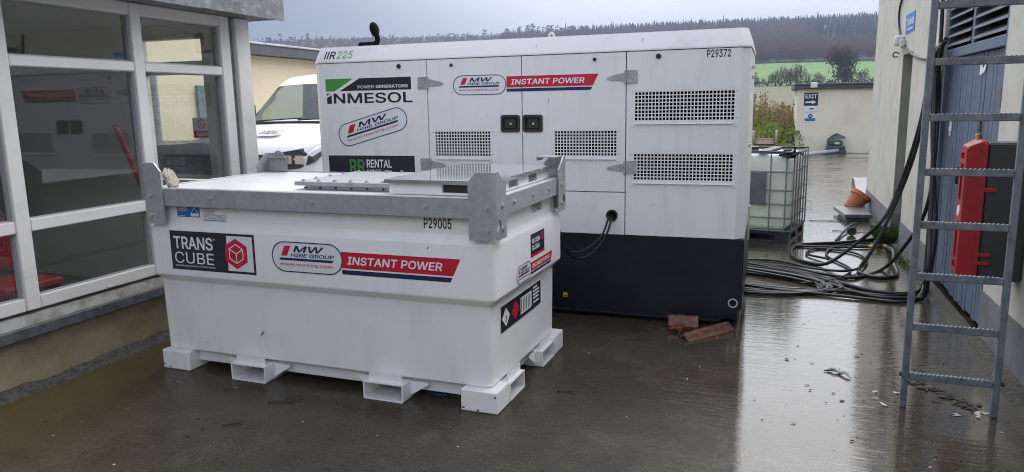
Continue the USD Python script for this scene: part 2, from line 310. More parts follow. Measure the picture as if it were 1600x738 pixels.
def text2d(s, x, y, w, h, t=.0005, bold=False, shear=0.0, rot=0.0, about=None):
    m = meshkit.text_mesh(s, 1.0, 1.0, bold)
    lo, hi = m.bounds; v = (m.vertices - lo) / (hi - lo)
    v = v * [w, h, t]; v[:, 0] += shear * v[:, 1]; v += [x, y, 0]
    if rot:
        c, q = math.cos(rot), math.sin(rot); a = np.array([*(about or (x, y)), 0]); d = v - a
        v = a + np.c_[c * d[:, 0] - q * d[:, 1], q * d[:, 0] + c * d[:, 1], d[:, 2]]
    return trimesh.Trimesh(v, m.faces, process=False)
def xr(m, loc=(0, 0, 0), rz=0.0, rx=0.0, ry=0.0):
    m = m.copy(); tr = trimesh.transformations
    m.apply_transform(tr.euler_matrix(math.radians(rx), math.radians(ry), math.radians(rz))); m.apply_translation(loc); return m
def bolt(p, n, r=.012, h=.010):
    p, n = np.array(p, float), np.array(n, float)
    return [cyl(p, p + n * .003, r * 1.5, 14), cyl(p + n * .003, p + n * h, r, 6)]
L1, L2, L3 = .0012, .0020, .0028   # heights of the printed layers above the surface

def hire_oval(parent, P, x0, y0, x1, y1, name='oval_decal', rot=0.0, name2='lettering'):
    """white stadium-shaped decal with a navy border, red block, navy letters, stripe, red web address"""
    W, Hh = x1 - x0, y1 - y0; cx, cy = (x0 + x1) / 2, (y0 + y1) / 2
    R = lambda g: affinity.rotate(g, rot, origin=(cx, cy), use_radians=True)
    sk = lambda pts: R(Polygon(pts))
    d = part(parent, name, [P.poly(R(rrect(x0, y0, x1, y1, Hh * .49)), .0008, .0004)], 'decal_white')
    ring = rrect(x0, y0, x1, y1, Hh * .49).difference(rrect(x0 + Hh * .035, y0 + Hh * .035, x1 - Hh * .035, y1 - Hh * .035, Hh * .46))
    X = lambda f: x0 + f * W
    Yy = lambda f: y0 + f * Hh
    part(d, 'border', [P.poly(R(ring), .0006, L2)], 'navy_ink')
    part(d, 'red_block', [P.poly(sk([(X(.135), Yy(.53)), (X(.22), Yy(.53)), (X(.28), Yy(.86)), (X(.195), Yy(.86))]), .0006, L2)], 'red_ink')
    T = lambda s, fx, fy, fw, fh, b, sh: P.place(text2d(s, X(fx), Yy(fy), W * fw, Hh * fh, .0006, b, sh, rot, (cx, cy)), L2)
    part(d, name2, [T('MW', .31, .66, .40, .21, True, .5)], 'navy_ink')
    part(d, name2, [T('HIRE GROUP', .275, .505, .60, .12, True, .35)], 'navy_ink')
    part(d, 'stripe', [P.poly(sk([(X(.105), Yy(.385)), (X(.855), Yy(.385)), (X(.875), Yy(.465)), (X(.125), Yy(.465))]), .0006, L2)], 'navy_ink')
    part(d, name2, [T('www.mwhire.com', .105, .205, .75, .115, False, .15)], 'red_ink')
    return d
def power_banner(parent, P, x0, y0, x1, y1, slant):
    d = part(parent, 'banner_decal', [P.poly(Polygon([(x0, y0 + .27 * (y1 - y0)), (x1 - slant * .73, y0 + .27 * (y1 - y0)), (x1, y1), (x0, y1)]), .0008, .0004)], 'red_ink')
    H = y1 - y0
    part(d, 'stripe', [P.poly(Polygon([(x0, y0), (x1 - slant, y0), (x1 - slant * .8, y0 + .2 * H), (x0, y0 + .2 * H)]), .0008, .0004)], 'navy_ink')
    part(d, 'lettering', [P.place(text2d('INSTANT POWER', x0 + .05 * (x1 - x0), y0 + .45 * H, .80 * (x1 - x0), .36 * H, .0006, True, .18), L2)], 'white_ink')
    return d

# ================================================================ GROUND AND TERRAIN
def interp_ridge(az):
    return np.interp(az, [-180, -95, -60, -38, -33, -24, -17, -9.6, -2.8, 6.4, 25, 60, 95, 180], [0.6, 1.2, 4.1, 4.55, 4.80, 4.90, 5.15, 5.28, 5.30, 5.22, 4.8, 3.6, 1.2, .6])
def terrain_z(az, d):
    er = np.radians(interp_ridge(az)); k = interp_ridge(az) / 5.0
    zr = 1.7 + 900 * np.tan(er)
    zs = [(0, -.03 + 0 * zr), (45, -.03 + 0 * zr), (70, .2 * k), (150, 1.6 * k), (225, 5.3 * k), (430, 19.9 * k), (600, 41 * k), (900, zr), (1000, zr * 1.0), (1501, zr * .8)]
    ds = np.array([a for a, _ in zs], float); Z = np.stack([np.broadcast_to(b, np.shape(az)) for _, b in zs], -1)
    i = np.clip(np.searchsorted(ds, d, 'right') - 1, 0, len(ds) - 2); t = (d - ds[i]) / (ds[i + 1] - ds[i])
    return np.take_along_axis(Z, i[..., None], -1)[..., 0] * (1 - t) + np.take_along_axis(Z, i[..., None] + 1, -1)[..., 0] * t
def ring_sheet(d0, d1, nd):
    az = np.concatenate([np.arange(-180, -60, 6.0), np.arange(-60, 40, 1.0), np.arange(40, 180.1, 6.0)]); dd = np.linspace(d0, d1, nd)
    A, D = np.meshgrid(az, dd, indexing='ij')
    Z = terrain_z(A, D) + np.where(D > 60, 1, 0) * np.minimum(D / 300, 1.5) * (meshkit.fbm(np.stack([D * np.sin(np.radians(A)) / 60, D * np.cos(np.radians(A)) / 60, 0 * D], -1), 3) - .5) * np.where((D > d0 + 1) & (D < d1 - 1), 1, 0)
    v = np.stack([D * np.sin(np.radians(A)), D * np.cos(np.radians(A)), Z], -1).reshape(-1, 3)
    i, j = np.meshgrid(np.arange(len(az) - 1), np.arange(nd - 1), indexing='ij'); a = (i * nd + j).ravel()
    f = np.vstack([np.c_[a, a + nd, a + nd + 1], np.c_[a, a + nd + 1, a + 1]])
    f = f[:, ::-1] if np.cross(v[f[0, 1]] - v[f[0, 0]], v[f[0, 2]] - v[f[0, 0]])[2] < 0 else f
    m = trimesh.Trimesh(v, f, process=False)
    ok = m.area_faces > 1e-9; m.update_faces(ok); return m
solo('tan_field', ring_sheet(0, 225, 40), 'tan_grass', kind='structure', smooth=True)
solo('green_field', ring_sheet(225, 430, 20), 'green_grass', kind='structure', smooth=True)
solo('wooded_hillside', ring_sheet(430, 1250, 50), 'hill_scrub', kind='structure', smooth=True)
solo('concrete_yard', trimesh.Trimesh([(-22, -14, 0), (16, -14, 0), (16, 34, 0), (1.2, 27.6, 0), (-1.5, 25.2, 0), (-22, 26.5, 0)], [(0, 1, 2), (0, 2, 3), (0, 3, 4), (0, 4, 5)], process=False), 'wet_concrete', kind='structure', smooth=False)

# ================================================================ FUEL TANK
def fuel_tank():
    t = thing('fuel_tank', 'white bunded fuel tank with galvanised rim, in front of the generator', 'fuel tank', (-3.79, 3.665, 0), -1.6)
    W, D = 2.42, 1.24
    def ringbox(levels, ext=.05):
        """loft of rounded rectangles: (z, inset)"""
        rings = []
        for z, i in levels:
            r = .03; pts = np.array(rrect(i, i, W - i, D - i, r).exterior.coords)[:-1]; rings.append(np.c_[pts, np.full(len(pts), z)])
        n = len(rings[0]); v = np.vstack(rings + [rings[0].mean(0)[None], rings[-1].mean(0)[None]]); f = []
        for a in range(len(rings) - 1):
            for j in range(n):
                k = (j + 1) % n; f += [(a * n + j, a * n + k, (a + 1) * n + k), (a * n + j, (a + 1) * n + k, (a + 1) * n + j)]
        c0, c1 = len(v) - 2, len(v) - 1
        for j in range(n):
            k = (j + 1) % n; f += [(c0, k, j), (c1, (len(rings) - 1) * n + j, (len(rings) - 1) * n + k)]
        v[:, 0] = W - (W - v[:, 0]) * (W + ext) / W
        m = trimesh.Trimesh(v, f, process=False); m.fix_normals(); return m
    part(t, 'lower_body', ringbox([(.128, .062), (.135, .055), (.615, .05)]), 'tank_paint')
    part(t, 'upper_body', ringbox([(.590, .056), (.600, .05), (.640, .012), (.655, .007), (.945, .007), (.960, .011), (.995, .036), (1.01, .040), (1.165, .040)], .014), 'tank_paint')
    part(t, 'base_frame', [bx(.10, 2.32, .10, .16, .045, .127), bx(.10, 2.32, D - .16, D - .10, .045, .127), bx(.10, .16, .16, D - .16, .05, .127), bx(2.26, 2.32, .16, D - .16, .05, .127)], 'tank_paint')
    # corner feet
    for x0, x1 in ((0, .225), (W - .225, W)):
        for y0, y1 in ((0, .19), (D - .19, D)):
            part(t, 'corner_foot', [bx(x0, x1, y0, y1, 0, .128, .006)], 'tank_paint')
    def pocket(P, u0, u1, deep):
        h, w = .112, .008
        ring = rrect(u0, .002, u1, h, .008).difference(rrect(u0 + w, .002 + w, u1 - w, h - w, .004))
        m = [P.poly(ring, deep, -deep)]
        m.append(P.poly(sbox(u0 + .03, h, u1 - .015, h + .045), .006, -.030))
        return m
    PF = Plane((0, 0, 0), (1, 0, 0), (0, 0, 1))
    for u0 in (.60, 1.575):
        pk = part(t, 'fork_pocket', pocket(Plane((0, -.03, 0), (1, 0, 0), (0, 0, 1)), u0, u0 + .265, D + .06), 'tank_paint')
        part(pk, 'gusset', [PF.poly(Polygon([(u0 + .265, .108), (u0 + .385, .108), (u0 + .385, .095), (u0 + .265, .02)]), .006, -.07)], 'tank_paint')
        part(pk, 'gusset', [PF.poly(Polygon([(u0, .108), (u0 - .10, .108), (u0 - .10, .095), (u0, .02)]), .006, -.07)], 'tank_paint')
    PS = Plane((W, 0, 0), (0, 1, 0), (0, 0, 1))
    for u0 in (.195, .79):
        pk = part(t, 'fork_pocket', pocket(PS, u0, u0 + .25, .55), 'tank_paint')
    part(t, 'gusset', [PS.poly(Polygon([(.79, .108), (.68, .108), (.68, .095), (.79, .02)]), .006, -.06)], 'tank_paint')
    # lid and rim
    part(t, 'tank_lid', [bx(.001, W - .015, .015, D - .015, 1.166, 1.206, .004)], 'roof_paint')
    def angle(x0, x1, y0, y1):
        return [bx(x0, x1, y0, y1, 1.10, 1.212, .003)]
    part(t, 'rim_rail', angle(-.006, W, -.006, .004) + [bx(-.006, W, .004, .045, 1.207, 1.213, .001)], 'galvanised', 'front galvanised rim rail')
    part(t, 'rim_rail', angle(W - .004, W + .006, .006, D), 'galvanised')
    part(t, 'rim_rail', angle(-.012, -.002, .006, D), 'galvanised')
    part(t, 'rim_rail', angle(.006, W - .006, D - .004, D + .006), 'galvanised')
    for x in (.53, 1.28, 2.02):
        part(t, 'bolt', bolt((x, -.006, 1.158), (0, -1, 0), .010), 'bolt_steel')
    for y in (.30, .62, .93):
        part(t, 'bolt', bolt((W + .006, y, 1.158), (1, 0, 0), .010), 'bolt_steel')
    # lifting corner brackets: one bent plate each
    def bracket(cx, cy, sx, sy, ztop):
        """cx, cy: outer corner; sx, sy: directions into the tank"""
        z0, w = .985, .145
        front = Polygon([(0, z0 + .02), (.03, z0), (w, z0), (w, ztop - .055), (w - .05, ztop), (0, ztop)])
        side = Polygon([(0, z0 + .02), (.03, z0), (w, z0), (w, ztop - .085), (.035, ztop), (0, ztop)])
        hole = Point(.035, (1.06 if sy > 0 else 1.06)).buffer(.034)
        th = .010; out = []
        a = trimesh.creation.extrude_polygon(affinity.translate(front, .012, 0), th, engine='earcut')
        v = a.vertices.copy(); a.vertices = np.c_[cx + sx * v[:, 0], cy + sy * v[:, 2], v[:, 1]]; out.append(a)
        b = trimesh.creation.extrude_polygon(affinity.translate(side, .012, 0).difference(affinity.translate(hole, .012, 0)), th, engine='earcut')
        v = b.vertices.copy(); b.vertices = np.c_[cx + sx * v[:, 2], cy + sy * v[:, 0], v[:, 1]]; out.append(b)
        q = [(.012, 0), (.0035, .0035), (0, .012), (.010, .012), (.012, .010)]
        c = trimesh.creation.extrude_polygon(Polygon(q), ztop - z0 - .02, engine='earcut')
        v = c.vertices.copy(); c.vertices = np.c_[cx + sx * v[:, 0], cy + sy * v[:, 1], v[:, 2] + z0 + .02]; out.append(c)
        for o in out: trimesh.repair.fix_normals(o)
        return out
    for cx, cy, sx, sy, zt in ((W + .020, -.020, -1, 1, 1.352), (.004, -.020, 1, 1, 1.375), (W + .020, D + .020, -1, -1, 1.352), (-.030, D + .020, 1, -1, 1.352)):
        br = part(t, 'lifting_bracket', bracket(cx, cy, sx, sy, zt), 'galvanised')
        for z in (1.04, 1.165):
            part(br, 'bolt', bolt((cx + sx * .05, cy, z), (0, -sy, 0), .012), 'bolt_steel')
            part(br, 'bolt', bolt((cx, cy + sy * .10, z), (-sx, 0, 0), .012), 'bolt_steel')
    part(t, 'lifting_tab', [bx(W - .14, W - .0, D - .12, D + .005, 1.345, 1.353, .001), bx(W - .145, W - .135, D - .12, D + .005, 1.325, 1.353, .001)], 'galvanised')
    part(t, 'lifting_tab', [Plane((0, D - .01, 0), (1, 0, 0), (0, 0, 1)).poly(unary_union([sbox(.02, 1.21, .165, 1.33), Point(.092, 1.32).buffer(.052)]), .008), bx(.012, .172, D - .05, D - .012, 1.318, 1.326, .001)], 'galvanised')
    # manhole plate with studs
    mh = part(t, 'manhole_plate', [bx(1.03, 1.70, .17, .86, 1.232, 1.258, .003)], 'galvanised')
    part(mh, 'flange_rim', [bx(1.09, 1.70, .20, .83, 1.207, 1.2315, .002)], 'galvanised')
    for i in range(6):
        part(mh, 'stud', [cyl((1.09 + .11 * i, .20, 1.219), (1.09 + .11 * i, .193, 1.219), .006, 8)], 'black_rubber')
        for y in (.20, .82):
            part(mh, 'bolt', bolt((1.08 + .112 * i, y, 1.258), (0, 0, 1), .010, .012), 'bolt_steel')
    for j in range(1, 4):
        for x in (1.06, 1.66):
            part(mh, 'bolt', bolt((x, .20 + .155 * j, 1.258), (0, 0, 1), .010, .012), 'bolt_steel')
    # equipment cabinet with its galvanised lid
    PC = Plane((0, .105, 0), (1, 0, 0), (0, 0, 1)); PR = Plane((2.355, 0, 0), (0, 1, 0), (0, 0, 1))
    z1 = 1.284
    cab = part(t, 'equipment_cabinet', [PC.poly(sbox(1.735, 1.209, 2.355, z1).difference(rrect(2.07, 1.222, 2.30, 1.268, .008)), .02, -.02),
        PR.poly(sbox(.126, 1.209, 1.14, z1).difference(unary_union([sbox(.19, 1.222, .25, 1.272), sbox(.40, 1.222, .56, 1.274), sbox(.74, 1.222, .90, 1.276)])), .02, -.02),
        bx(1.735, 1.755, .126, 1.14, 1.209, z1, .001), bx(1.755, 2.334, 1.12, 1.14, 1.209, z1, .001)], 'tank_paint')
    part(cab, 'slot_recess', [bx(2.06, 2.31, .127, .17, 1.212, 1.279, 0)], 'black_plastic')
    for k in range(4):
        part(cab, 'vent_slat', [bx(2.340, 2.352, .745, .895, 1.228 + .012 * k, 1.234 + .012 * k, 0)], 'galvanised')
        part(cab, 'vent_slat', [bx(2.340, 2.352, .195, .245, 1.228 + .011 * k, 1.233 + .011 * k, 0)], 'black_plastic')
    part(cab, 'inner_box', [bx(2.28, 2.334, .40, .56, 1.212, 1.270, .002)], 'grey_ink')
    part(cab, 'cabinet_lid', [bx(1.715, 2.375, .085, 1.16, z1 + .001, z1 + .010, .001), bx(1.715, 2.375, .083, .087, z1 - .014, z1 + .009, .001), bx(2.373, 2.377, .087, 1.16, z1 - .014, z1 + .009, .001)], 'galvanised_lid')
    # print on the front of the upper body (y = .007) 
    P = Plane((-.048, .007, 0), (1, 0, 0), (0, 0, 1))
    k = part(t, 'name_decal', [P.poly(sbox(.210, .690, .878, .942), .0008, .0004)], 'black_ink')
    part(k, 'white_field', [P.poly(sbox(.665, .705, .862, .927), .0006, L1)], 'decal_white')
    part(k, 'lettering', [P.place(text2d('TRANS', .238, .825, .315, .083, .0006, True), L1)], 'white_ink')
    part(k, 'lettering', [P.place(text2d('CUBE', .238, .732, .315, .074, .0006, False), L1)], 'white_ink')
    part(k, 'lettering', [P.place(text2d('TM', .558, .893, .016, .009, .0006, False), L1)], 'white_ink')
    part(k, 'lettering', [P.place(text2d('DESIGNED & ENGINEERED BY WESTERN GLOBAL', .238, .711, .325, .009, .0006, False), L1)], 'white_ink')
    hx = lambda r, c=(.735, .816): Polygon([(c[0] + r * math.sin(math.radians(60 * i)), c[1] + r * math.cos(math.radians(60 * i))) for i in range(6)])
    part(k, 'hexagon', [P.poly(hx(.097), .0006, L2)], 'red_ink')
    r = .060; c = np.array((.735, .816)); H = [c + r * np.array([math.sin(math.radians(60 * i)), math.cos(math.radians(60 * i))]) for i in range(6)]
    lines = [LineString([*H, H[0]]), LineString([c, H[1]]), LineString([c, H[5]]), LineString([c, H[3]])]
    part(k, 'cube_outline', [P.poly(unary_union([l.buffer(.0028, cap_style=2, join_style=2) for l in lines]), .0006, L3)], 'white_ink')
    hire_oval(t, P, 1.005, .728, 1.508, .915)
    power_banner(t, P, 1.500, .738, 2.265, .872, .065)
    # neck print (y = .04)
    N = Plane((-.052, .04, 0), (1, 0, 0), (0, 0, 1))
    part(t, 'number_lettering', [N.place(text2d('P29005', 2.035, 1.030, .170, .058, .0006, True), .0006)], 'black_ink')
    b = part(t, 'blue_sticker', [N.poly(sbox(.262, 1.028, .447, 1.096), .0008, .0004)], 'blue_ink')
    part(b, 'triangle', [N.poly(Polygon([(.37, 1.050), (.44, 1.050), (.405, 1.092)]).difference(Polygon([(.378, 1.054), (.432, 1.054), (.405, 1.085)])), .0006, L1), N.poly(sbox(.372, 1.034, .440, 1.049), .0006, L1)], 'white_ink')
    part(b, 'small_print', [N.poly(sbox(.272, z, .272 + w, z + .003), .0006, L1) for z, w in ((1.085, .07), (1.078, .085), (1.071, .085), (1.064, .06), (1.036, .055))], 'white_ink')
    s = part(t, 'paper_label', [N.poly(Polygon([(.470, 1.010), (.655, 1.010), (.655, 1.050), (.575, 1.094), (.470, 1.094)]), .0008, .0004)], 'paper')
    part(s, 'curled_corner', [trimesh.Trimesh([(.523, .0385, 1.094), (.603, .0385, 1.050), (.548, .022, 1.050), (.526, .026, 1.066)], [(0, 2, 1), (0, 3, 2)], process=False)], 'white_ink')
    part(s, 'blue_edge', [N.poly(sbox(.470, 1.010, .655, 1.015), .0006, L1)], 'blue_ink')
    part(s, 'small_print', [N.poly(sbox(.478 + dx, z, .478 + dx + w, z + .004), .0006, L1) for dx, z, w in ((0, 1.084, .07), (.02, 1.070, .03), (.045, 1.070, .04), (.03, 1.058, .035), (0, 1.046, .165), (0, 1.034, .03), (.04, 1.026, .05), (.12, 1.026, .045), (.11, 1.036, .03))], 'grey_ink')
    for u, z, a, l in ((.80, .30, 50, .022), (2.02, .925, 60, .012), (1.15, .42, 70, .005), (.35, .20, 30, .006)):
        part(t, 'scuff_mark', [Plane((0, .007 if z > .6 else .052, 0), (1, 0, 0), (0, 0, 1)).poly(affinity.rotate(affinity.scale(Point(u, z).buffer(l), 1, .22), a), .0006, .0005)], 'scuff')
    for x, z in ((.012, .03), (.06, .015), (2.21, .02), (2.30, .012), (2.405, .10)):
        part(t, 'rust_chip', [Plane((0, -.0002, 0), (1, 0, 0), (0, 0, 1)).poly(affinity.scale(Point(x, z).buffer(.007), 1.2, .8), .0005, .0003)], 'rust')
    # print on the right end
    E = Plane((W - .007, 0, 0), (0, 1, 0), (0, 0, 1))
    w = part(t, 'end_decal', [E.poly(sbox(.60, .772, .86, .915), .0008, .0004)], 'black_ink')
    part(w, 'lettering', [E.place(text2d('WESTERN', .62, .855, .15, .03, .0006, True), L1)], 'white_ink'); part(w, 'lettering', [E.place(text2d('GLOBAL', .62, .812, .15, .03, .0006, True), L1)], 'white_ink')
    part(w, 'red_emblem', [E.poly(Point(.815, .875).buffer(.026).difference(Point(.815, .875).buffer(.014)), .0006, L1), E.poly(sbox(.60, .772, .86, .787), .0006, L1)], 'red_ink')
    hire_oval(t, E, .345, .655, .60, .765)
    power_banner(t, E, .60, .668, 1.02, .742, .03)
    F = Plane((W - .050, 0, 0), (0, 1, 0), (0, 0, 1))
    h = part(t, 'hazard_placard', [F.poly(sbox(.20, .408, .90, .562), .0008, .0004)], 'black_ink')
    dia = lambda x, r: Polygon([(x - r, .485), (x, .485 - r * .9), (x + r, .485), (x, .485 + r * .9)])
    part(h, 'white_diamond', [F.poly(dia(.275, .062), .0006, L1)], 'white_ink')
    part(h, 'lettering', [F.place(text2d('3', .262, .455, .024, .036, .0006, True), L2)], 'black_ink')
    part(h, 'red_diamond', [F.poly(dia(.43, .066), .0006, L1)], 'red_ink')
    part(h, 'white_panel', [F.poly(sbox(.52, .43, .72, .535), .0006, L1)], 'white_ink')
    part(h, 'small_print', [F.poly(sbox(.53 + .03 * q, .44, .54 + .03 * q, .525), .0006, L2) for q in range(6)], 'black_ink')
    part(h, 'small_print', [F.poly(sbox(.75, z, .75 + q, z + .012), .0006, L1) for z, q in ((.535, .08), (.512, .12), (.49, .12), (.468, .10), (.44, .11))], 'white_ink')
    E2 = Plane((W - .040, 0, 0), (0, 1, 0), (0, 0, 1))
    part(t, 'number_lettering', [E2.place(text2d('P29005', .72, 1.03, .19, .056, .0006, True), .0006)], 'black_ink')
    return t
fuel_tank()
# a lump of pale rag on the tank's left corner, and a small white cap
r_ = trimesh.creation.icosphere(4, 1.0); r_.vertices *= (1 + 1.3 * (meshkit.fbm(r_.vertices * 1.9 + 3, 4) - .5))[:, None]; r_.vertices = np.c_[r_.vertices[:, 0] * .026 - .022 * r_.vertices[:, 2], r_.vertices[:, 1] * .05, r_.vertices[:, 2] * .062] + [-3.662, 3.76, 1.262]
solo('rag', r_, 'rag', 'crumpled beige rag stuffed behind the left corner bracket of the fuel tank', 'rag')

# ================================================================ GENERATOR
def generator():
    g = thing('generator', 'large white containerised diesel generator with black base, behind the fuel tank', 'generator', (-3.79, 5.65, 0))
    L, D, zb, zt = 3.63, 1.30, .678, 2.072
    PF = Plane((0, 0, 0), (1, 0, 0), (0, 0, 1))
    base = part(g, 'base_tank', [PF.poly(Polygon([(0, .05), (3.49, .05), (3.505, .055), (3.63, .14), (3.63, zb - .004), (0, zb - .004)]).difference(Point(3.565, .185).buffer(.028)), .02, -.02), bx(0, 3.60, .021, D, .05, zb - .004, .004), bx(3.60, 3.63, .021, D, .15, zb - .004, .004)], 'black_paint')
    part(base, 'skid_flange', [bx(0, 3.47, -.018, .06, .030, .049, .002)], 'black_paint')
    part(base, 'skid_runner', [bx(.05, 3.40, .10, .25, 0.0, .049, .002), bx(.05, 3.40, D - .25, D - .10, 0.0, .049, .002)], 'black_paint')
    part(base, 'lifting_hole', [PF.poly(Point(3.565, .185).buffer(.036).difference(Point(3.565, .185).buffer(.027)), .004, 0)], 'zinc')
    ys = part(base, 'yellow_sticker', [PF.poly(sbox(2.232, .142, 2.268, .178), .0008, .0004)], 'yellow_ink')
    part(ys, 'small_print', [PF.poly(sbox(2.238, .148, 2.262, .156), .0006, L1)], 'black_ink')
    part(g, 'corner_strip', [bx(3.634, 3.650, .55, .60, .58, .86, .002)], 'zinc')
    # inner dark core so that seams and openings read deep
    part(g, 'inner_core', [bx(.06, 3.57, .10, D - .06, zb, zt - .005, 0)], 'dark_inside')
    H = {'A': (1.128, 1.281, 1.628, 1.490), 'B': (2.165, 1.290, 2.668, 1.490), 'C': (2.798, 1.558, 3.530, 1.778), 'D': (2.794, 1.108, 3.532, 1.314)}
    hole = lambda k: sbox(*H[k])
    hdl = [rrect(1.722, 1.482, 1.878, 1.612, .018), rrect(1.912, 1.482, 2.068, 1.612, .018)]
    port = Point(2.632, .828).buffer(.036)
    def panel(name, shape, label=None):
        return part(g, name, [PF.poly(shape, .028, -.028)], 'white_paint', label)
    p0 = panel('side_panel', sbox(.035, zb, 1.069, zt), 'left panel with the maker, hire and rental decals')
    d1 = panel('door', sbox(1.077, zb, 1.897, zt).difference(unary_union([hole('A'), hdl[0]])))
    d2 = panel('door', sbox(1.905, 1.015, 2.730, zt).difference(unary_union([hole('B'), hdl[1]])))
    p3 = panel('cable_panel', sbox(1.905, zb, 2.730, 1.008).difference(port), 'lower panel with a round cable hole')
    p4 = panel('side_panel', sbox(2.738, zb, 3.560, zt).difference(unary_union([hole('C'), hole('D')])), 'right panel with two mesh grilles')
    def corner(x, s):
        q = np.array([(0, 0), (.066, .062), (.066, D - .062), (0, D), (-.02, D - .03), (.036, D - .09), (.036, .09), (-.02, .028)])
        q[:, 0] = x + s * q[:, 0]; m = trimesh.creation.extrude_polygon(Polygon(q), zt - zb, engine='earcut'); m.apply_translation((0, 0, zb)); return m
    e = part(g, 'end_panel', corner(3.5605, 1), 'white_paint', 'right end with bevelled corner')
    part(e, 'end_hook', [bx(3.628, 3.648, .30, .33, 1.93, 1.96, .003), bx(3.628, 3.646, .42, .45, 1.86, 1.89, .003), bx(3.628, 3.645, .2, .23, 1.35, 1.38, .003)], 'zinc')
    part(g, 'end_panel', corner(.0345, -1), 'white_paint')
    part(g, 'rear_panel', [bx(.04, 3.55, D - .05, D - .004, zb, zt - .004, 0)], 'white_paint')
    # roof
    a = .055
    def roof_ring(x0, x1, y0, y1, c, z): return [(x0 + c, y0, z), (x1 - c, y0, z), (x1, y0 + c, z), (x1, y1 - c, z), (x1 - c, y1, z), (x0 + c, y1, z), (x0, y1 - c, z), (x0, y0 + c, z)]
    rf = part(g, 'roof', [hull(roof_ring(-.033, L + .003, -.004, D + .004, .062, zt + .006) + roof_ring(-.033, L + .003, -.004, D + .004, .062, zt + .022) + roof_ring(0, L - .03, a, D - a, .05, 2.214))], 'roof_paint')
    # lettering on the sloping front of the roof
    sl = np.array([0, a + .004, 2.214 - zt - .022]); sl /= np.linalg.norm(sl)
    RP = Plane((0, -.004, zt + .022), (1, 0, 0), sl)
    for q in (.090, .116): part(rf, 'lettering', [RP.poly(Polygon([(q, .020), (q + .013, .020), (q + .022, .092), (q + .009, .092)]), .0006, .0008)], 'black_ink')
    part(rf, 'lettering', [RP.place(text2d('R', .142, .020, .055, .072, .0006, True, .12), .0008)], 'black_ink')
    part(rf, 'lettering', [RP.place(text2d('225', .215, .020, .150, .072, .0006, False, .12), .0008)], 'green_ink')
    ex = part(g, 'exhaust', [tube(spline([(.28, .30, 2.245), (.36, .30, 2.245), (.425, .30, 2.247), (.455, .30, 2.262), (.462, .30, 2.29), (.452, .30, 2.325)], 24), .024, 14)], 'dark_inside')
    dc = trimesh.creation.icosphere(3, 1.0); dc.vertices = dc.vertices * [.034, .06, .066]
    dc = xr(dc, (.435, .30, 2.372), ry=-12); part(ex, 'rain_cap', dc, 'dark_inside')
    eye = part(g, 'lifting_eye', [tube([(1.97 + .022 * math.cos(q), .62, 2.262 + .034 * math.sin(q)) for q in np.linspace(-.6, math.pi + .6, 16)], .011, 8), bx(1.935, 2.005, .57, .67, 2.2145, 2.230, .003)], 'pale_chip')
    # grilles: square mesh, real openings
    for k, (nx, ny) in (('A', (20, 8)), ('B', (20, 8)), ('C', (28, 8)), ('D', (28, 8))):
        x0, z0, x1, z1 = H[k]; bw = .0075
        ms = [bx(x, x + bw, -.0005, .003, z0, z1, 0) for x in np.linspace(x0 - .002, x1 - bw + .002, nx + 1)] + [bx(x0, x1, .0032, .006, z, z + bw, 0) for z in np.linspace(z0 - .002, z1 - bw + .002, ny + 1)]
        par = {'A': d1, 'B': d2, 'C': p4, 'D': p4}[k]
        part(par, 'grille_mesh', ms, 'white_paint', smooth=False)
        part(par, 'drip_lip', [hull([(x, y, z) for x in (a_ + .006, b_ - .006) for y, z in ((-.001, z0 - .012), (-.014, z0 - .024), (-.001, z0 - .028))]) for a_, b_ in zip(np.linspace(x0, x1, 4)[:-1], np.linspace(x0, x1, 4)[1:])], 'white_paint')
        part(par, 'rivet', [cyl((x, 0, z), (x, -.003, z), .004, 8) for x in (x0 - .016, x1 + .014) for z in (z0 + .02, z1 - .01, z0 - .045)] + [cyl((x, 0, z0 - .045), (x, -.003, z0 - .045), .004, 8) for x in np.linspace(x0, x1, 4)], 'grey_ink', kind='stuff')
    # handles
    for i, (x0, par) in enumerate(((1.722, d1), (1.912, d2))):
        h = part(par, 'handle', [PF.poly(rrect(x0 - .004, 1.478, x0 + .160, 1.616, .02).difference(rrect(x0 + .014, 1.496, x0 + .142, 1.598, .014)), .010, -.002), bx(x0, x0 + .156, .018, .030, 1.482, 1.612, 0)], 'black_plastic')
        part(h, 'paddle', [bx(x0 + .03, x0 + .126, .004, .016, 1.508, 1.588, .006)], 'black_rubber')
        part(h, 'lock', [cyl((x0 + .08, .005, 1.545), (x0 + .08, -.001, 1.545), .010, 12)], 'bolt_steel')
    # hinges
    def hinge(x, z, s, par):
        body = Polygon([(0, -.018), (.11, -.008), (.135, 0), (.13, .010), (.10, .022), (0, .044), (-.0, .044)])
        bodyp = affinity.translate(affinity.scale(affinity.translate(body, .012, -.012), s, 1, origin=(0, 0)), x, z)
        leafp = affinity.translate(affinity.scale(rrect(-.085, -.05, .008, .05, .012), s, 1, origin=(0, 0)), x, z)
        hg = part(par, 'hinge', [PF.poly(bodyp, .007, .0005), PF.poly(leafp, .006, .0005), cyl((x + s * .004, -.008, z - .048), (x + s * .004, -.008, z + .048), .010, 10)], 'hinge_steel')
        for dx, dz in ((-.065, .03), (-.065, -.03), (-.035, .03), (-.035, -.03), (.05, .012), (.05, -.012), (.10, .0)):
            part(hg, 'screw', [cyl((x + s * dx, -.006, z + dz), (x + s * dx, -.0095, z + dz), .006, 8)], 'bolt_steel')
    hinge(1.073, 1.886, 1, d1); hinge(1.073, 1.213, 1, d1); hinge(2.734, 1.889, -1, d2); hinge(2.734, 1.205, -1, d2)
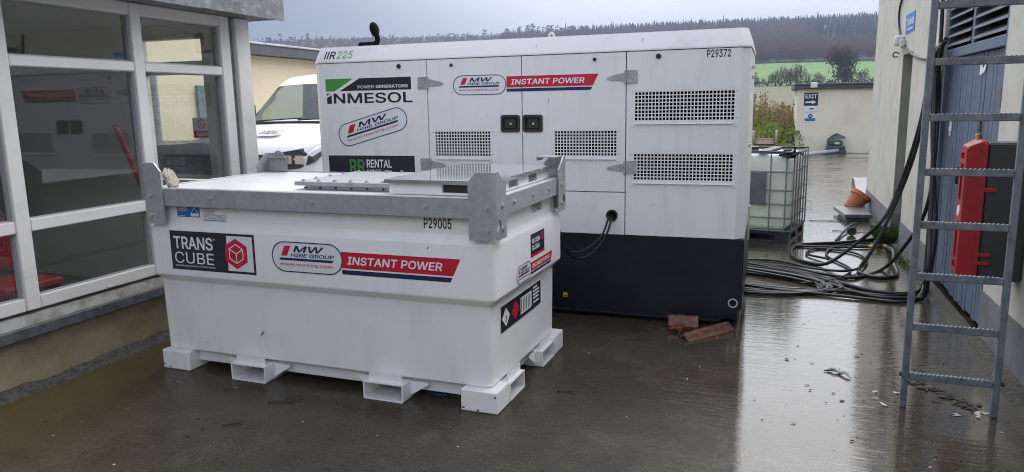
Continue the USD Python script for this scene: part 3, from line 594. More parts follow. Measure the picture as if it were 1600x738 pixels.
    for x, z, r in ((.817, 2.029, .020), (1.296, 2.023, .014), (2.489, 2.027, .014), (2.973, 2.033, .020)):
        part(g, 'rubber_plug', [cyl((x, 0, z), (x, -.012, z), r, 18, r * .85), cyl((x, -.012, z), (x, -.024, z), r * .5, 12)], 'black_rubber')
    part(p3, 'grommet', [PF.poly(Point(2.632, .828).buffer(.046).difference(Point(2.632, .828).buffer(.034)), .008, 0)], 'black_rubber')
    # decals of the left panel
    k = part(p0, 'maker_decal', [PF.poly(Polygon([(.235, 1.838), (.925, 1.838), (.925, 1.942), (.435, 1.942)]), .0008, .0004)], 'black_ink')
    part(k, 'green_field', [PF.poly(Polygon([(.095, 1.838), (.185, 1.838), (.372, 1.942), (.095, 1.942)]), .0008, .0004)], 'green_ink')
    part(k, 'lettering', [PF.place(text2d('POWER', .415, 1.856, .155, .026, .0006, False), L1)], 'white_ink'); part(k, 'lettering', [PF.place(text2d('GENERATORS', .590, 1.856, .305, .026, .0006, True), L1)], 'white_ink')
    nm = text2d('NMESOL', .170, 1.731, .765, .088, .0008, True)
    part(k, 'lettering', [PF.place(nm, .0004)], 'black_ink'); part(k, 'letter_stem', [PF.poly(Polygon([(.102, 1.731), (.150, 1.731), (.150, 1.806), (.102, 1.778)]), .0008, .0004)], 'black_ink'); part(k, 'letter_tip', [PF.poly(Polygon([(.102, 1.800), (.135, 1.819), (.102, 1.819)]), .0008, .0004)], 'black_ink')
    hire_oval(p0, PF, .192, 1.428, .885, 1.628, rot=math.radians(15))
    k = part(p0, 'rental_decal', [PF.poly(sbox(.085, 1.090, .930, 1.282), .0008, .0004)], 'black_ink')
    part(k, 'lettering', [PF.place(text2d('RR', .295, 1.130, .150, .120, .0006, True), L1)], 'dark_green_ink')
    part(k, 'lettering', [PF.place(text2d('RENTAL', .465, 1.178, .245, .070, .0006, True), L1)], 'white_ink')
    part(k, 'lettering', [PF.place(text2d('RANGE', .465, 1.128, .140, .034, .0006, False), L1)], 'white_ink'); part(k, 'small_print', [PF.poly(sbox(.63, 1.148, .71, 1.153), .0006, L1)], 'white_ink')
    hire_oval(d1, PF, 1.308, 1.780, 1.770, 1.938)
    # the banner runs over both doors
    power_banner(d2, Plane((0, -.0004, 0), (1, 0, 0), (0, 0, 1)), 1.773, 1.800, 2.520, 1.920, .06)
    part(p4, 'number_lettering', [PF.place(text2d('P29372', 3.322, 2.010, .168, .056, .0006, True), .0006)], 'black_ink')
    for par, u, z, a_, l in ((d2, 2.12, 1.72, 80, .022), (d1, 1.60, 1.62, 20, .010), (d1, 1.20, 1.30, 75, .014), (p4, 3.30, 1.45, 70, .012), (p4, 2.95, .92, 35, .020), (p0, .60, 2.03, 15, .012), (p3, 2.35, .90, 60, .012), (d2, 2.55, 1.12, 80, .010)):
        part(par, 'scratch', [PF.poly(affinity.rotate(affinity.scale(Point(u, z).buffer(l), 1, .07), a_), .0005, .0003)], 'scuff')
    for u, z, a_, l in ((2.02, 2.135, 65, .016), (2.85, 2.15, 62, .02)):
        part(rf, 'scuff_mark', [RP.poly(affinity.rotate(affinity.scale(Point(u, z - 2.08).buffer(l), 1, .10), a_), .0006, .0005)], 'scuff')
    return g
generator()

# ================================================================ CABLES AND HOSES
HOSES = [
 ('hose', [(-1.16, 5.70, .827), (-1.149, 5.58, .797), (-1.182, 5.5, .673), (-1.264, 5.42, .564), (-1.347, 5.35, .534), (-1.407, 5.2, .62), (-1.404, 5.0, .799), (-1.42, 4.90, .96), (-1.44, 4.86, 1.05)], 'black fuel hose dropping lowest between the generator port and the tank'),
 ('hose', [(-1.178, 5.70, .832), (-1.176, 5.58, .80), (-1.205, 5.48, .69), (-1.296, 5.41, .60), (-1.374, 5.3, .59), (-1.43, 5.15, .69), (-1.43, 4.98, .84), (-1.44, 4.88, .986), (-1.45, 4.86, 1.05)], 'black fuel hose hanging just above the other one, generator port to tank')]
for n, pts, lab in HOSES:
    solo('fuel_hose', tube(spline(pts, 60), .0088, 10), 'cable_rubber', lab, 'hose')
CABLES = [
 ([(1.4, 7.521, 2.171), (1.38, 7.797, 2.112), (1.36, 7.878, 1.944), (1.33, 7.903, 1.54), (1.28, 8.001, 1.167), (1.207, 8.1, .813), (1.077, 8.0, .516), (.838, 8.05, .237), (.578, 8.012, .035), (.412, 8.128, .018), (.291, 8.332, .018), (.259, 8.648, .018), (.353, 9.101, .018), (.837, 9.389, .018), (1.218, 9.70, .018)], .0185, 'thick black cable swooping from the door top to a big loop by the water tank'),
 ([(1.37, 7.5, 2.139), (1.36, 7.671, 2.072), (1.33, 7.718, 1.826), (1.29, 7.719, 1.363), (1.277, 8.2, .889), (1.097, 8.1, .397), (.968, 8.0, .141), (.887, 7.94, .022), (.887, 7.706, .018), (1.029, 7.578, .018), (1.182, 7.702, .018), (1.226, 8.183, .05), (1.25, 8.4, .11), (1.30, 9.2, .018)], .0185, 'thick black cable from the door top making a tight bend at the alcove'),
 ([(1.40, 7.5, 2.199), (1.385, 7.673, 2.082), (1.38, 7.758, 1.94), (1.37, 7.6, 1.429), (1.37, 7.3, .897), (1.37, 7.1, .541), (1.34, 7.05, .218), (1.29, 7.12, .03), (1.143, 6.988, .018), (.933, 6.999, .018), (.653, 7.265, .018), (.321, 7.641, .018), (-.1, 7.9, .018), (-.6, 7.85, .02)], .0185, 'black cable hanging straight down the blue door then across to the coil'),
 ([(1.38, 7.45, 2.177), (1.365, 7.55, 2.038), (1.36, 7.60, 1.933), (1.345, 7.4, 1.438), (1.33, 7.2, .956), (1.30, 6.95, .55), (1.27, 6.75, .30), (1.27, 6.86, .03), (1.119, 6.825, .018), (.934, 6.795, .018), (.724, 6.965, .018), (.431, 7.40, .018), (.0, 7.75, .02), (-.6, 7.75, .02)], .0185, 'black cable hanging down the blue door and bending out nearest the ladder'),
 ([(1.405, 7.856, 2.80), (1.41, 7.80, 2.4), (1.41, 7.74, 2.0), (1.41, 7.642, 1.7), (1.39, 7.5, 1.261), (1.345, 7.3, .894), (1.308, 7.4, .604), (1.227, 7.6, .339), (1.121, 8.0, .03), (.772, 7.509, .018), (.524, 7.609, .018), (.20, 7.85, .018), (-.3, 7.95, .018)], .017, 'black cable coming down from above the louvres past the door frame'),
]
for pts, r, lab in CABLES:
    solo('power_cable', tube(spline(pts, 130), r, 8), 'cable_rubber', lab, 'cable', 'cables hanging down the wall by the blue door')
for pts, r, lab in (
 ([(-.5, 7.0, .04), (.1, 6.80, .03), (.5, 6.78, .02), (.85, 6.72, .016), (1.1, 6.70, .016), (1.27, 6.95, .03), (1.33, 7.2, .14), (1.36, 7.35, .5), (1.375, 7.5, 1.1), (1.385, 7.62, 1.7), (1.40, 7.62, 2.16)], .014, 'thin black cable nearest the camera, running from coil to the door frame'),
 ([(-.4, 8.05, .02), (.1, 8.15, .016), (.45, 7.85, .016), (.75, 7.75, .03), (1.0, 8.35, .016), (.9, 8.8, .016), (.55, 8.95, .016), (.42, 8.6, .016), (.62, 8.3, .03)], .013, 'thin black cable winding inside the big loop beside the water tank'),
 ([(.30, 7.0, .05), (.62, 7.35, .03), (.80, 7.9, .016), (.62, 8.6, .016), (.8, 9.2, .016), (1.15, 9.45, .016)], .012, 'thin black cable wandering from the coil to the cream pillar')):
    solo('loose_cable', tube(spline(pts, 90), r, 8), 'cable_rubber', lab, 'cable')
def coil():
    rnd = random.Random(4); ms = []; pts = []
    N = 11
    for i in range(N * 22):
        q = 2 * math.pi * i / 22; turn = i / 22
        w1, w2 = math.sin(turn * 2.4), math.cos(turn * 1.7 + 1)
        a, b = 1.04 + .09 * w1 + .03 * rnd.uniform(-1, 1), .38 + .14 * w2 + .02 * rnd.uniform(-1, 1)
        cx, cy = -.44 + .03 * w2, 7.30 + .06 * w1
        x, y = a * math.cos(q), b * math.sin(q); r = math.radians(-17)
        pts.append((cx + x * math.cos(r) - y * math.sin(r), cy + x * math.sin(r) + y * math.cos(r), .016 + .050 * (.5 + .5 * math.sin(turn * 3.1 + .5 * q)) * (turn / N)))
    pts += [(.75, 6.93, .02), (1.0, 6.86, .02), (1.18, 6.98, .02)]
    return tube(spline(pts, 760), .0138, 7)
solo('cable_coil', coil(), 'cable_rubber', 'flat coil of thick black cable lying on wet concrete at the generator end', 'cable coil')
solo('wall_cable', tube(spline([(1.425, 10.205, 2.95), (1.425, 10.50, 2.756), (1.425, 10.40, 2.534), (1.425, 9.907, 2.295), (1.425, 9.285, 2.16), (1.425, 8.6, 2.08), (1.425, 8.0, 2.07)], 50), .012, 8), 'black_rubber', 'thin black cable curving down the cream wall past the blue sign', 'cable')
solo('cable_end', [tube(spline([(.783, 9.504, .018), (.915, 10.087, .03), (1.069, 10.633, .05), (1.132, 10.811, .04)], 24), .014, 8)], 'cable_rubber', 'short straight cable end lying beyond the big cable loop', 'cable')
c_ = thing('cable_plug', 'small black round plug lying on wet ground below the terracotta pot', 'plug', (1.0, 10.0, 0))
part(c_, 'plug_body', [xr(trimesh.creation.cylinder(.055, .05, sections=16), (0, 0, .06), rx=80)], 'black_rubber'); part(c_, 'plug_ring', [xr(trimesh.creation.torus(.04, .012), (0, -.04, .06), rx=80)], 'black_plastic')
y_ = thing('yellow_coupling', 'cable lying across the wet yard with a yellow coupling near the wall', 'cable coupling')
part(y_, 'cable', [tube(spline([(.296, 9.046, .018), (.71, 9.07, .018), (1.055, 9.158, .018), (1.40, 9.30, .025)], 40), .014, 8)], 'cable_rubber')
part(y_, 'sleeve', [cyl((1.10, 9.176, .020), (1.19, 9.213, .020), .017, 12)], 'yellow_ink'); part(y_, 'sleeve', [cyl((1.26, 9.24, .022), (1.30, 9.256, .022), .017, 12)], 'yellow_ink')

# ================================================================ LEFT BUILDING (glazed porch)
def porch():
    b = thing('glazed_porch', 'glazed building front with white plastic window frames left of the tank', 'building', (0, 0, 0))
    X = -4.30; y0, y1 = -3.0, 5.40
    part(b, 'plinth', [bx(X - .25, X + .012, y0, y1, -.01, .335, 0)], 'plinth_render')
    part(b, 'ledge', [bx(X - .2, X + .055, y0, y1 + .02, .336, .408, .006)], 'ledge_grey')
    part(b, 'rendered_sill', [hull([(x, y, z) for y in (y0, y1) for x, z in ((X - .2, .409), (X + .035, .409), (X + .02, .475), (X - .2, .495))])], 'sill_render')
    rnd = random.Random(5); pts = []
    ys = np.arange(y0, y1, .04); f1 = meshkit.fbm(np.c_[ys * 5, 0 * ys, 0 * ys], 4); f2 = meshkit.fbm(np.c_[ys * 6, 0 * ys + 7, 0 * ys], 4)
    v = []; f = []
    for i, y in enumerate(ys):
        h = .035 + .075 * max(0, f1[i] - .3); w = .04 + .07 * f2[i]
        v += [(X + .0125, y, -.002), (X + .0135, y, h), (X + .02 + .3 * w, y, h * .55), (X + .02 + w, y, -.002)]
        if i: f += [(4 * i - 4 + k, 4 * i + k, 4 * i + k + 1) for k in range(3)] + [(4 * i - 4 + k, 4 * i + k + 1, 4 * i - 4 + k + 1) for k in range(3)]
    mm = trimesh.Trimesh(v, f, process=False); mm.faces = mm.faces[:, ::-1] if mm.face_normals[:, 0].sum() < 0 else mm.faces
    part(b, 'broken_render_edge', [mm], 'crumbly_mortar')
    fr = lambda n, *a: part(b, n, [bx(*a, .006)], 'white_plastic')
    d0, d1 = X - .045, X + .03
    verts = [(1.10, 1.20), (2.13, 2.23), (3.135, 3.232), (4.155, 4.248), (5.052, 5.165)]
    horiz = [(.496, .578), (.980, 1.056), (1.976, 2.042), (2.366, 2.450)]
    for a, c in verts: fr('frame_post', d0, d1, a, c, .497, 2.449)
    cols = [(y0, 1.10), (1.20, 2.13), (2.23, 3.135), (3.232, 4.155), (4.248, 5.052)]
    for a, c in cols:
        for z0, z1 in horiz: fr('frame_rail', d0, d1 - .003, a, c, z0, z1)
        for k in range(3):
            z0, z1 = horiz[k][1], horiz[k + 1][0]
            pn = part(b, 'window_pane', [sheet((X - .018, a, z0), (X - .018, c, z0), (X - .018, c, z1), (X - .018, a, z1))], 'window_glass', smooth=False)
            if c > 2.5:
                g = .012
                part(pn, 'gasket', [bx(X - .015, X + .006, a, a + g, z0, z1, 0), bx(X - .015, X + .006, c - g, c, z0, z1, 0), bx(X - .015, X + .0055, a + g, c - g, z0, z0 + .008, 0), bx(X - .015, X + .0055, a + g, c - g, z1 - .008, z1, 0)], 'grey_ink', smooth=False)
    part(b, 'drain_cap', [bx(d1 - .003, d1 + .008, 3.72, 3.76, .505, .518, .003)], 'white_plastic')
    part(b, 'corner_post', [bx(X - .10, X + .045, 5.225, 5.40, .409, 2.449, .008)], 'white_plastic')
    part(b, 'post_gap', [bx(X - .06, X + .005, 5.166, 5.224, .497, 2.449, 0)], 'skirt_grey')
    # roof with peeling fascia
    ed = []
    part(b, 'roof', [bx(-8.2, -4.03, y0 - .3, 5.56, 2.452, 2.78, .01)], 'peeling_paint', 'roof edge with flaking grey paint')
    yy = np.arange(y0, 5.6, .05); v = []; f = []
    fz = meshkit.fbm(np.c_[yy * 4, 0 * yy, 0 * yy + 3], 4)
    for i, y in enumerate(yy):
        zb = 2.443 + .022 * (fz[i] - .5)
        v += [(-4.0, y, zb), (-4.0, y, 2.79), (-4.029, y, 2.79), (-4.029, y, zb)]
        if i:
            for k in range(4):
                q = (k + 1) % 4; f += [(4 * i - 4 + k, 4 * i + k, 4 * i + q), (4 * i - 4 + k, 4 * i + q, 4 * i - 4 + q)]
    n = len(yy) - 1; f += [(4 * n, 4 * n + 1, 4 * n + 2), (4 * n, 4 * n + 2, 4 * n + 3)]
    mm = trimesh.Trimesh(v, f, process=False); mm.fix_normals()
    part(b, 'fascia_board', [mm], 'peeling_paint')
    # inside
    part(b, 'room_floor', [bx(-7.6, X - .05, y0, y1 - .1, .02, .10, 0)], 'room_floor')
    part(b, 'room_ceiling', [bx(-7.6, X - .05, y0, y1 - .1, 2.435, 2.449, 0)], 'room_ceiling')
    part(b, 'room_back_wall', [bx(-7.7, -7.6, y0, y1, 0, 2.449, 0)], 'room_wall')
    part(b, 'room_side_wall', [bx(-7.6, X - .3, y0 - .1, y0, 0, 2.449, 0)], 'room_wall')
    # end wall facing the yellow building, with its window
    part(b, 'end_wall', [bx(-7.6, X - .15, 5.30, 5.40, 0, 1.03, 0), bx(-7.6, -5.45, 5.30, 5.40, 1.03, 2.449, 0), bx(-5.45, X - .101, 5.30, 5.40, 2.34, 2.449, 0), bx(-4.60, X - .101, 5.30, 5.40, 1.03, 2.34, 0)], 'room_wall')
    for a in ((-5.45, -5.36, 1.03, 2.34), (-4.68, -4.60, 1.03, 2.34), (-5.36, -4.68, 1.03, 1.08), (-5.36, -4.68, 2.01, 2.12), (-5.36, -4.68, 2.31, 2.34)):
        part(b, 'end_frame', [bx(a[0], a[1], 5.28, 5.37, a[2], a[3], .004)], 'white_plastic')
    part(b, 'end_pane', [sheet((-5.36, 5.33, 1.08), (-4.68, 5.33, 1.08), (-4.68, 5.33, 2.01), (-5.36, 5.33, 2.01))], 'window_glass', smooth=False)
    part(b, 'end_pane', [sheet((-5.36, 5.33, 2.12), (-4.68, 5.33, 2.12), (-4.68, 5.33, 2.31), (-5.36, 5.33, 2.31))], 'window_glass', smooth=False)
porch()
rb = thing('red_pole', 'long red pole leaning inside behind the big window pane', 'pole')
part(rb, 'pole', [cyl((-4.55, 4.375, 1.13), (-4.5, 4.143, 1.595), .019, 12)], 'red_plastic'); part(rb, 'pole_foot', [cyl((-4.55, 4.375, 1.13), (-4.66, 4.85, .12), .017, 12)], 'red_plastic')
ch = thing('red_chair', 'red plastic chair standing inside behind the low window pane', 'chair', (-4.95, 3.55, .10))
part(ch, 'seat', [bx(-.22, .22, -.22, .22, .40, .45, .02)], 'red_plastic'); part(ch, 'backrest', [bx(-.22, -.17, -.22, .22, .50, .86, .02)], 'red_plastic')
part(ch, 'side_panel', [bx(-.2, .2, -.22, -.18, .14, .39, .01), bx(-.2, .2, .18, .22, .14, .39, .01)], 'red_plastic')
for sx in (-.2, .2):
    for sy in (-.2, .2): part(ch, 'leg', [cyl((sx, sy, 0), (sx * .95, sy * .95, .40), .018, 8)], 'black_plastic')
ns = thing('warning_sign', 'small white sign with a red crossed circle behind the porch glass', 'sign', (-5.05, 5.325, 1.50))
NP = Plane((0, 0, 0), (1, 0, 0), (0, 0, 1))
part(ns, 'sign_plate', [NP.poly(sbox(0.17, -.05, .36, .13), .002)], 'white_ink')
part(ns, 'red_ring', [NP.poly(unary_union([Point(.265, .075).buffer(.042).difference(Point(.265, .075).buffer(.034)), LineString([(.238, .10), (.292, .05)]).buffer(.004)]), .001, .0022)], 'red_ink')
part(ns, 'red_field', [NP.poly(sbox(.176, -.044, .354, .015), .001, .0022)], 'red_ink')
part(ns, 'small_print', [NP.poly(sbox(.20, -.006, .33, -.001), .001, .0035), NP.poly(sbox(.19, -.018, .34, -.012), .001, .0035), NP.poly(sbox(.23, -.03, .30, -.025), .001, .0035)], 'white_ink')

# ================================================================ YELLOW BUILDING AND VAN
yb = thing('yellow_building', 'low pale yellow building with a dark roof edge behind the white van', 'building')
part(yb, 'wall', [bx(-16, -9.6, 11.9, 24, 0, 2.72, 0)], 'pale_yellow'); part(yb, 'wall', [bx(-16, -9.55, 4.0, 11.88, 0, 3.6, 0)], 'pale_yellow', 'taller end of the wall')
rf_ = part(yb, 'roof', [bx(-16.2, -9.42, 11.9, 24.2, 2.722, 2.92, .01)], 'fascia_dark'); part(rf_, 'flashing', [bx(-16.2, -9.40, 11.9, 24.2, 2.921, 2.965, .01)], 'flashing')
part(yb, 'door', [bx(-9.548, -9.50, 10.55, 11.60, 0, 2.12, .01)], 'grey_door'); part(yb, 'downpipe', [cyl((-9.50, 9.6, 0), (-9.50, 9.6, 2.3), .045, 10)], 'grey_ink')
wr = trimesh.creation.box((1.1, 2.2, .55)).subdivide().subdivide().subdivide(); wr.vertices += (meshkit.fbm(wr.vertices * 3, 3)[:, None] - .5) * [.12, .12, .16]
bp = thing('wrapped_pallet', 'black plastic wrapped bales on a pallet seen through the porch glass', 'pallet', (-8.35, 8.8, 0))
part(bp, 'bale', [xr(wr, (0, 0, .95))], 'black_wrap', smooth=50); part(bp, 'bale', [xr(wr, (0, .05, .40), rz=180)], 'black_wrap', smooth=50); part(bp, 'pallet_board', [bx(-.55, .55, -1.1, 1.1, 0, .12, .004)], 'drum_wood')

def van():
    X0, Y0 = -7.27, 9.2
    t = thing('white_van', 'white delivery van parked behind the generator, facing the yard', 'van', (X0, Y0, 0))
    s_ = np.array([0, .04, .12, .25, .45, .70, .95, 1.05, 1.25, 1.45, 1.65, 1.80, 1.95, 2.15, 2.6, 3.2, 4.2, 5.6, 5.9])
    top = np.interp(s_, [0, .05, .15, .35, .95, 1.05, 1.85, 2.0, 2.2, 2.8, 5.9], [.98, 1.10, 1.19, 1.25, 1.44, 1.50, 2.12, 2.21, 2.26, 2.31, 2.31])
    hw = np.interp(s_, [0, .04, .12, .25, .45, .7, 5.9], [.70, .80, .885, .95, .99, 1.01, 1.01])
    zb = np.interp(s_, [0, .1, 5.9], [.30, .25, .28])
    NU = 40; rings = []
    for s, z1, w, z0 in zip(s_, top, hw, zb):
        belt = min(1.30, z1 - .10); wt = w * (1 - .16 * max(0, z1 - 1.30)); r = min(.13, (z1 - belt) * .8)
        half = [(w * .94, z0), (w, z0 + .10), (w, z0 + .5 * (belt - z0)), (w * .995, belt)]
        if z1 - belt > .3:
            half += [(w * (1 - .10 * (z - 1.30)), z) for z in np.linspace(belt, z1 - r, 8)[1:]]
        else:
            half += [(w * .99 - .004 * q, z) for q, z in enumerate(np.linspace(belt, z1 - r, 8)[1:])]
        xe = half[-1][0]
        half += [(xe - r + r * math.cos(q), z1 - r + r * math.sin(q)) for q in np.linspace(.3, math.pi / 2, 5)]
        half += [(x, z1 + .025 * (1 - (x / xe) ** 2)) for x in np.linspace(xe - r, 0, 6)[1:]]
        ring = [(x, z) for x, z in half] + [(-x, z) for x, z in half[-2::-1]]
        rings.append([(x, s, z) for x, z in ring])
    n = len(rings[0]); V = np.array(rings).reshape(-1, 3); nh = 4 + 7
    body, glass, sideg = [], [], []
    for a in range(len(s_) - 1):
        for j in range(n - 1):
            q = [(a * n + j, a * n + j + 1, (a + 1) * n + j + 1), (a * n + j, (a + 1) * n + j + 1, (a + 1) * n + j)]
            c = V[list(set(sum(q, ())))].mean(0)
            jj = min(j, n - 2 - j)
            if 1.05 <= s_[a] < 1.80 and jj >= 11 + 1: glass += q
            elif 1.45 <= s_[a] < 2.6 and 4 <= jj <= 9 and c[2] > 1.42 and c[2] < top[a] - .12: sideg += q
            else: body += q
    cap = len(V); V2 = np.vstack([V, V[:n].mean(0)[None], V[-n:].mean(0)[None]])
    for j in range(n):
        k = (j + 1) % n; body += [(cap, k, j), (cap + 1, (len(s_) - 1) * n + j, (len(s_) - 1) * n + k)]
    def sub(f, off=0):
        m = trimesh.Trimesh(V2.copy(), np.array(f)[:, ::-1], process=False); m.remove_unreferenced_vertices(); return m
    bd = part(t, 'body', [sub(body)], 'van_white', smooth=40)
    part(t, 'windscreen', [sub(glass)], 'van_glass', smooth=40); part(t, 'side_window', [sub(sideg)], 'van_glass', smooth=40)
    part(t, 'wiper', [tube([(-.75, .985, 1.50), (.10, 1.03, 1.54)], .012, 6)], 'van_black'); part(t, 'wiper', [tube([(.05, .985, 1.515), (.80, 1.02, 1.53)], .012, 6)], 'van_black')
    part(t, 'scuttle', [bx(-.90, .90, .93, 1.05, 1.44, 1.495, .01)], 'van_black')
    part(t, 'dashboard', [bx(-.90, .90, 1.12, 1.75, 1.15, 1.47, .05)], 'van_trim')
    part(t, 'steering_wheel', [xr(trimesh.creation.torus(.19, .018, major_sections=24, minor_sections=8), (.42, 1.72, 1.55), rx=65)], 'van_black')
    part(t, 'rear_mirror', [bx(-.13, .13, 1.70, 1.73, 1.93, 2.03, .015)], 'van_black')
    for x in (-.45, .45): part(t, 'seat', [bx(x - .26, x + .26, 2.25, 2.42, 1.05, 1.72, .06), bx(x - .13, x + .13, 2.27, 2.37, 1.74, 1.92, .04)], 'seat_cloth')
    part(t, 'dash_paper', [bx(.55, .75, 1.18, 1.30, 1.473, 1.476, 0)], 'paper')
    part(t, 'cabin_divider', [bx(-.98, .98, 2.75, 2.78, .6, 2.2, 0)], 'van_trim')
    # front: grille, lamps, bumper
    gr = part(t, 'grille', [bx(-.42, .42, -.028, .02, .78, 1.02, .01)], 'van_black')
    for k in range(3): part(gr, 'grille_bar', [bx(-.41, .41, -.036, -.029, .81 + .075 * k, .825 + .075 * k, .003)], 'lamp_chrome')
    part(t, 'badge', [xr(trimesh.creation.cylinder(.085, .02, sections=24), (0, -.045, .93), rx=90)], 'lamp_chrome')
    for s in (-1, 1):
        P3 = [(s * .45, -.020, .80), (s * .45, -.010, 1.06), (s * .72, -.002, .82), (s * .72, .02, 1.10), (s * .93, .12, .92), (s * .985, .40, 1.20), (s * .96, .25, 1.00)]
        hl = part(t, 'headlight', [hull(P3 + [(p[0] * .9, p[1] + .08, p[2]) for p in P3])], 'van_trim')
        for x in (.53, .73): part(hl, 'lamp', [bx(s * (x - .075), s * (x + .075), -.022 + (x - .53) * .12, -.005, .885, 1.01, .02)], 'lamp_chrome')
        part(t, 'door_mirror', [bx(s * 1.04, s * 1.22, 1.28, 1.38, 1.42, 1.78, .03)], 'van_black')
        for y in (1.0, 4.6):
            w = part(t, 'wheel', [xr(trimesh.creation.cylinder(.345, .22, sections=28), (s * .90, y, .345), ry=90)], 'black_rubber'); part(w, 'rim', [xr(trimesh.creation.cylinder(.21, .23, sections=20), (s * .905, y, .345), ry=90)], 'zinc')
    part(t, 'lower_grille', [bx(-.70, .70, -.01, .04, .42, .62, .01)], 'van_trim')
    bt = Plane((0, .38, 1.318), (1, 0, 0), (0, .943, .333))
    hire_oval(t, bt, -.30, -.10, .16, .14, 'bonnet_decal')
van()

# ================================================================ RIGHT BUILDING
def right_building():
    b = thing('cream_building', 'cream painted building with a blue plank door along the right', 'building')
    X = 1.44; XB = 4.5; Z = 3.6
    seg = lambda n, y0, y1, z0, z1, m, x0=X, x1=XB: part(b, n, [bx(x0, x1, y0, y1, z0, z1, 0)], m)
    SK = .30
    seg('wall', 10.05, 12.7, SK, Z, 'pillar_paint'); seg('wall', 7.78, 9.37, SK, Z, 'pillar_paint'); seg('wall', -4, 5.80, .36, Z, 'pillar_paint')
    seg('lintel', 9.3705, 10.0495, 2.20, Z, 'pillar_paint'); seg('wall', 5.8005, 7.7795, 2.60, Z, 'pillar_paint')
    seg('skirting', 10.05, 12.7, 0, SK - .001, 'skirt_grey', X - .006); seg('skirting', 7.78, 9.37, 0, SK - .001, 'skirt_grey', X - .006); seg('skirting', -4, 5.80, 0, .359, 'skirt_grey', X - .006)
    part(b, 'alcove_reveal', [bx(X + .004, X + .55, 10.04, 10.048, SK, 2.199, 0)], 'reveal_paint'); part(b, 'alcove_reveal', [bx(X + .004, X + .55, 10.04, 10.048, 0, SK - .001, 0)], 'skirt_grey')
    part(b, 'alcove_door', [bx(X + .5, X + .55, 9.37, 10.04, 0, 2.199, 0)], 'grey_door')
    # blue door: frame, planks, louvres
    y0, y1 = 5.81, 7.77
    d = part(b, 'door_backing', [bx(X + .16, X + .2, y0, y1, .02, 2.59, 0)], 'dark_inside')
    for a in ((y0, y0 + .07), (y1 - .07, y1)): part(d, 'door_frame', [bx(X + .01, X + .14, a[0], a[1], .02, 2.595, .006)], 'blue_door')
    part(d, 'door_frame', [bx(X + .012, X + .135, y0 + .071, y1 - .071, 2.03, 2.11, .006)], 'blue_door', 'transom rail under the louvres'); part(d, 'door_frame', [bx(X + .02, X + .13, 6.80, 6.87, 2.111, 2.59, .006)], 'blue_door', 'post between the two louvre fields')
    rnd = random.Random(2); n = 19; w = (y1 - y0 - .142) / n
    for i in range(n):
        a = y0 + .071 + i * w; dx = rnd.uniform(0, .006)
        part(d, 'plank', [bx(X + .045 + dx, X + .075 + dx, a + .002, a + w - .002 - (.004 if rnd.random() < .2 else 0), .03 + rnd.uniform(0, .03), 2.028, .003)], 'blue_door')
    for q, (a, c) in enumerate(((y0 + .08, 6.79), (6.88, y1 - .08))):
        for k in range(6):
            z = 2.135 + .078 * k
            part(d, 'louvre_slat', [hull([(x, y, zz) for y in (a, c) for x, zz in ((X + .012, z), (X + .012, z + .016), (X + .105, z + .062), (X + .105, z + .076))])], 'blue_louver')
    part(d, 'latch', [bx(X + .03, X + .044, 7.40, 7.425, 1.36, 1.50, .003), bx(X + .026, X + .044, 7.39, 7.435, 1.40, 1.44, .003)], 'white_ink')
    part(d, 'bolt_bar', [bx(X + .03, X + .044, 6.44, 6.455, 1.43, 1.58, .003)], 'rust'); part(d, 'padlock', [bx(X + .015, X + .043, 6.42, 6.47, 1.36, 1.42, .006)], 'brass')
    part(d, 'door_handle', [bx(X + .02, X + .044, 7.00, 7.02, .98, 1.12, .004)], 'black_plastic'); part(d, 'white_notice', [Plane((X + .044, 0, 0), (0, -1, 0), (0, 0, 1)).poly(unary_union([sbox(-6.62, 1.86, -6.55, 1.97), sbox(-6.555, 1.87, -6.45, 1.97).intersection(Point(-6.53, 1.955).buffer(.085)).difference(Point(-6.53, 1.955).buffer(.045))]), .002)], 'white_ink')
    part(d, 'hinge', [bx(X + .0, X + .0095, 5.815, 5.85, 1.62, 1.76, .002)], 'rust'); part(d, 'hinge', [bx(X, X + .0095, 5.815, 5.85, .35, .47, .002)], 'rust')
    # kerb along the foot of the wall
    v = []; f = []; ys = np.arange(2.5, 9.36, .06); fb = meshkit.fbm(np.c_[ys * 3, 0 * ys, 0 * ys + 9], 4)
    for i, y in enumerate(ys):
        w2 = .11 + .04 * (fb[i] - .5); h = .022 + .02 * fb[i]
        v += [(X - .007, y, h + .012), (X - w2 * .7, y, h), (X - w2, y, -.002)]
        if i: f += [(3 * i - 3 + k, 3 * i - 2 + k, 3 * i + k) for k in range(2)] + [(3 * i - 2 + k, 3 * i + 1 + k, 3 * i + k) for k in range(2)]
    mm = trimesh.Trimesh(v, f, process=False); mm.faces = mm.faces[:, ::-1] if mm.face_normals[:, 2].sum() < 0 else mm.faces
    part(b, 'mortar_edge', [mm], 'crumbly_mortar')
    part(b, 'wall_lamp', [bx(X - .10, X - .002, 10.0, 10.22, 2.31, 2.43, .02), bx(X - .06, X - .002, 9.90, 10.0, 2.28, 2.37, .01)], 'white_plastic')
    part(b, 'pipe_hook', [tube(spline([(X, 10.9, 3.0), (X - .06, 10.9, 3.0), (X - .08, 10.9, 3.05), (X - .05, 10.9, 3.1), (X, 10.95, 3.08)], 16), .010, 6)], 'rust'); part(b, 'pipe_hook', [tube(spline([(X, 10.35, 2.23), (X - .05, 10.35, 2.25), (X - .05, 10.45, 2.20), (X, 10.47, 2.2)], 16), .009, 6)], 'rust')
right_building()
sg = thing('blue_sign', 'small blue square sign with white lettering on the cream wall', 'sign', (1.438, 10.0, 2.43))
SP = Plane((0, 0, 0), (0, -1, 0), (0, 0, 1))
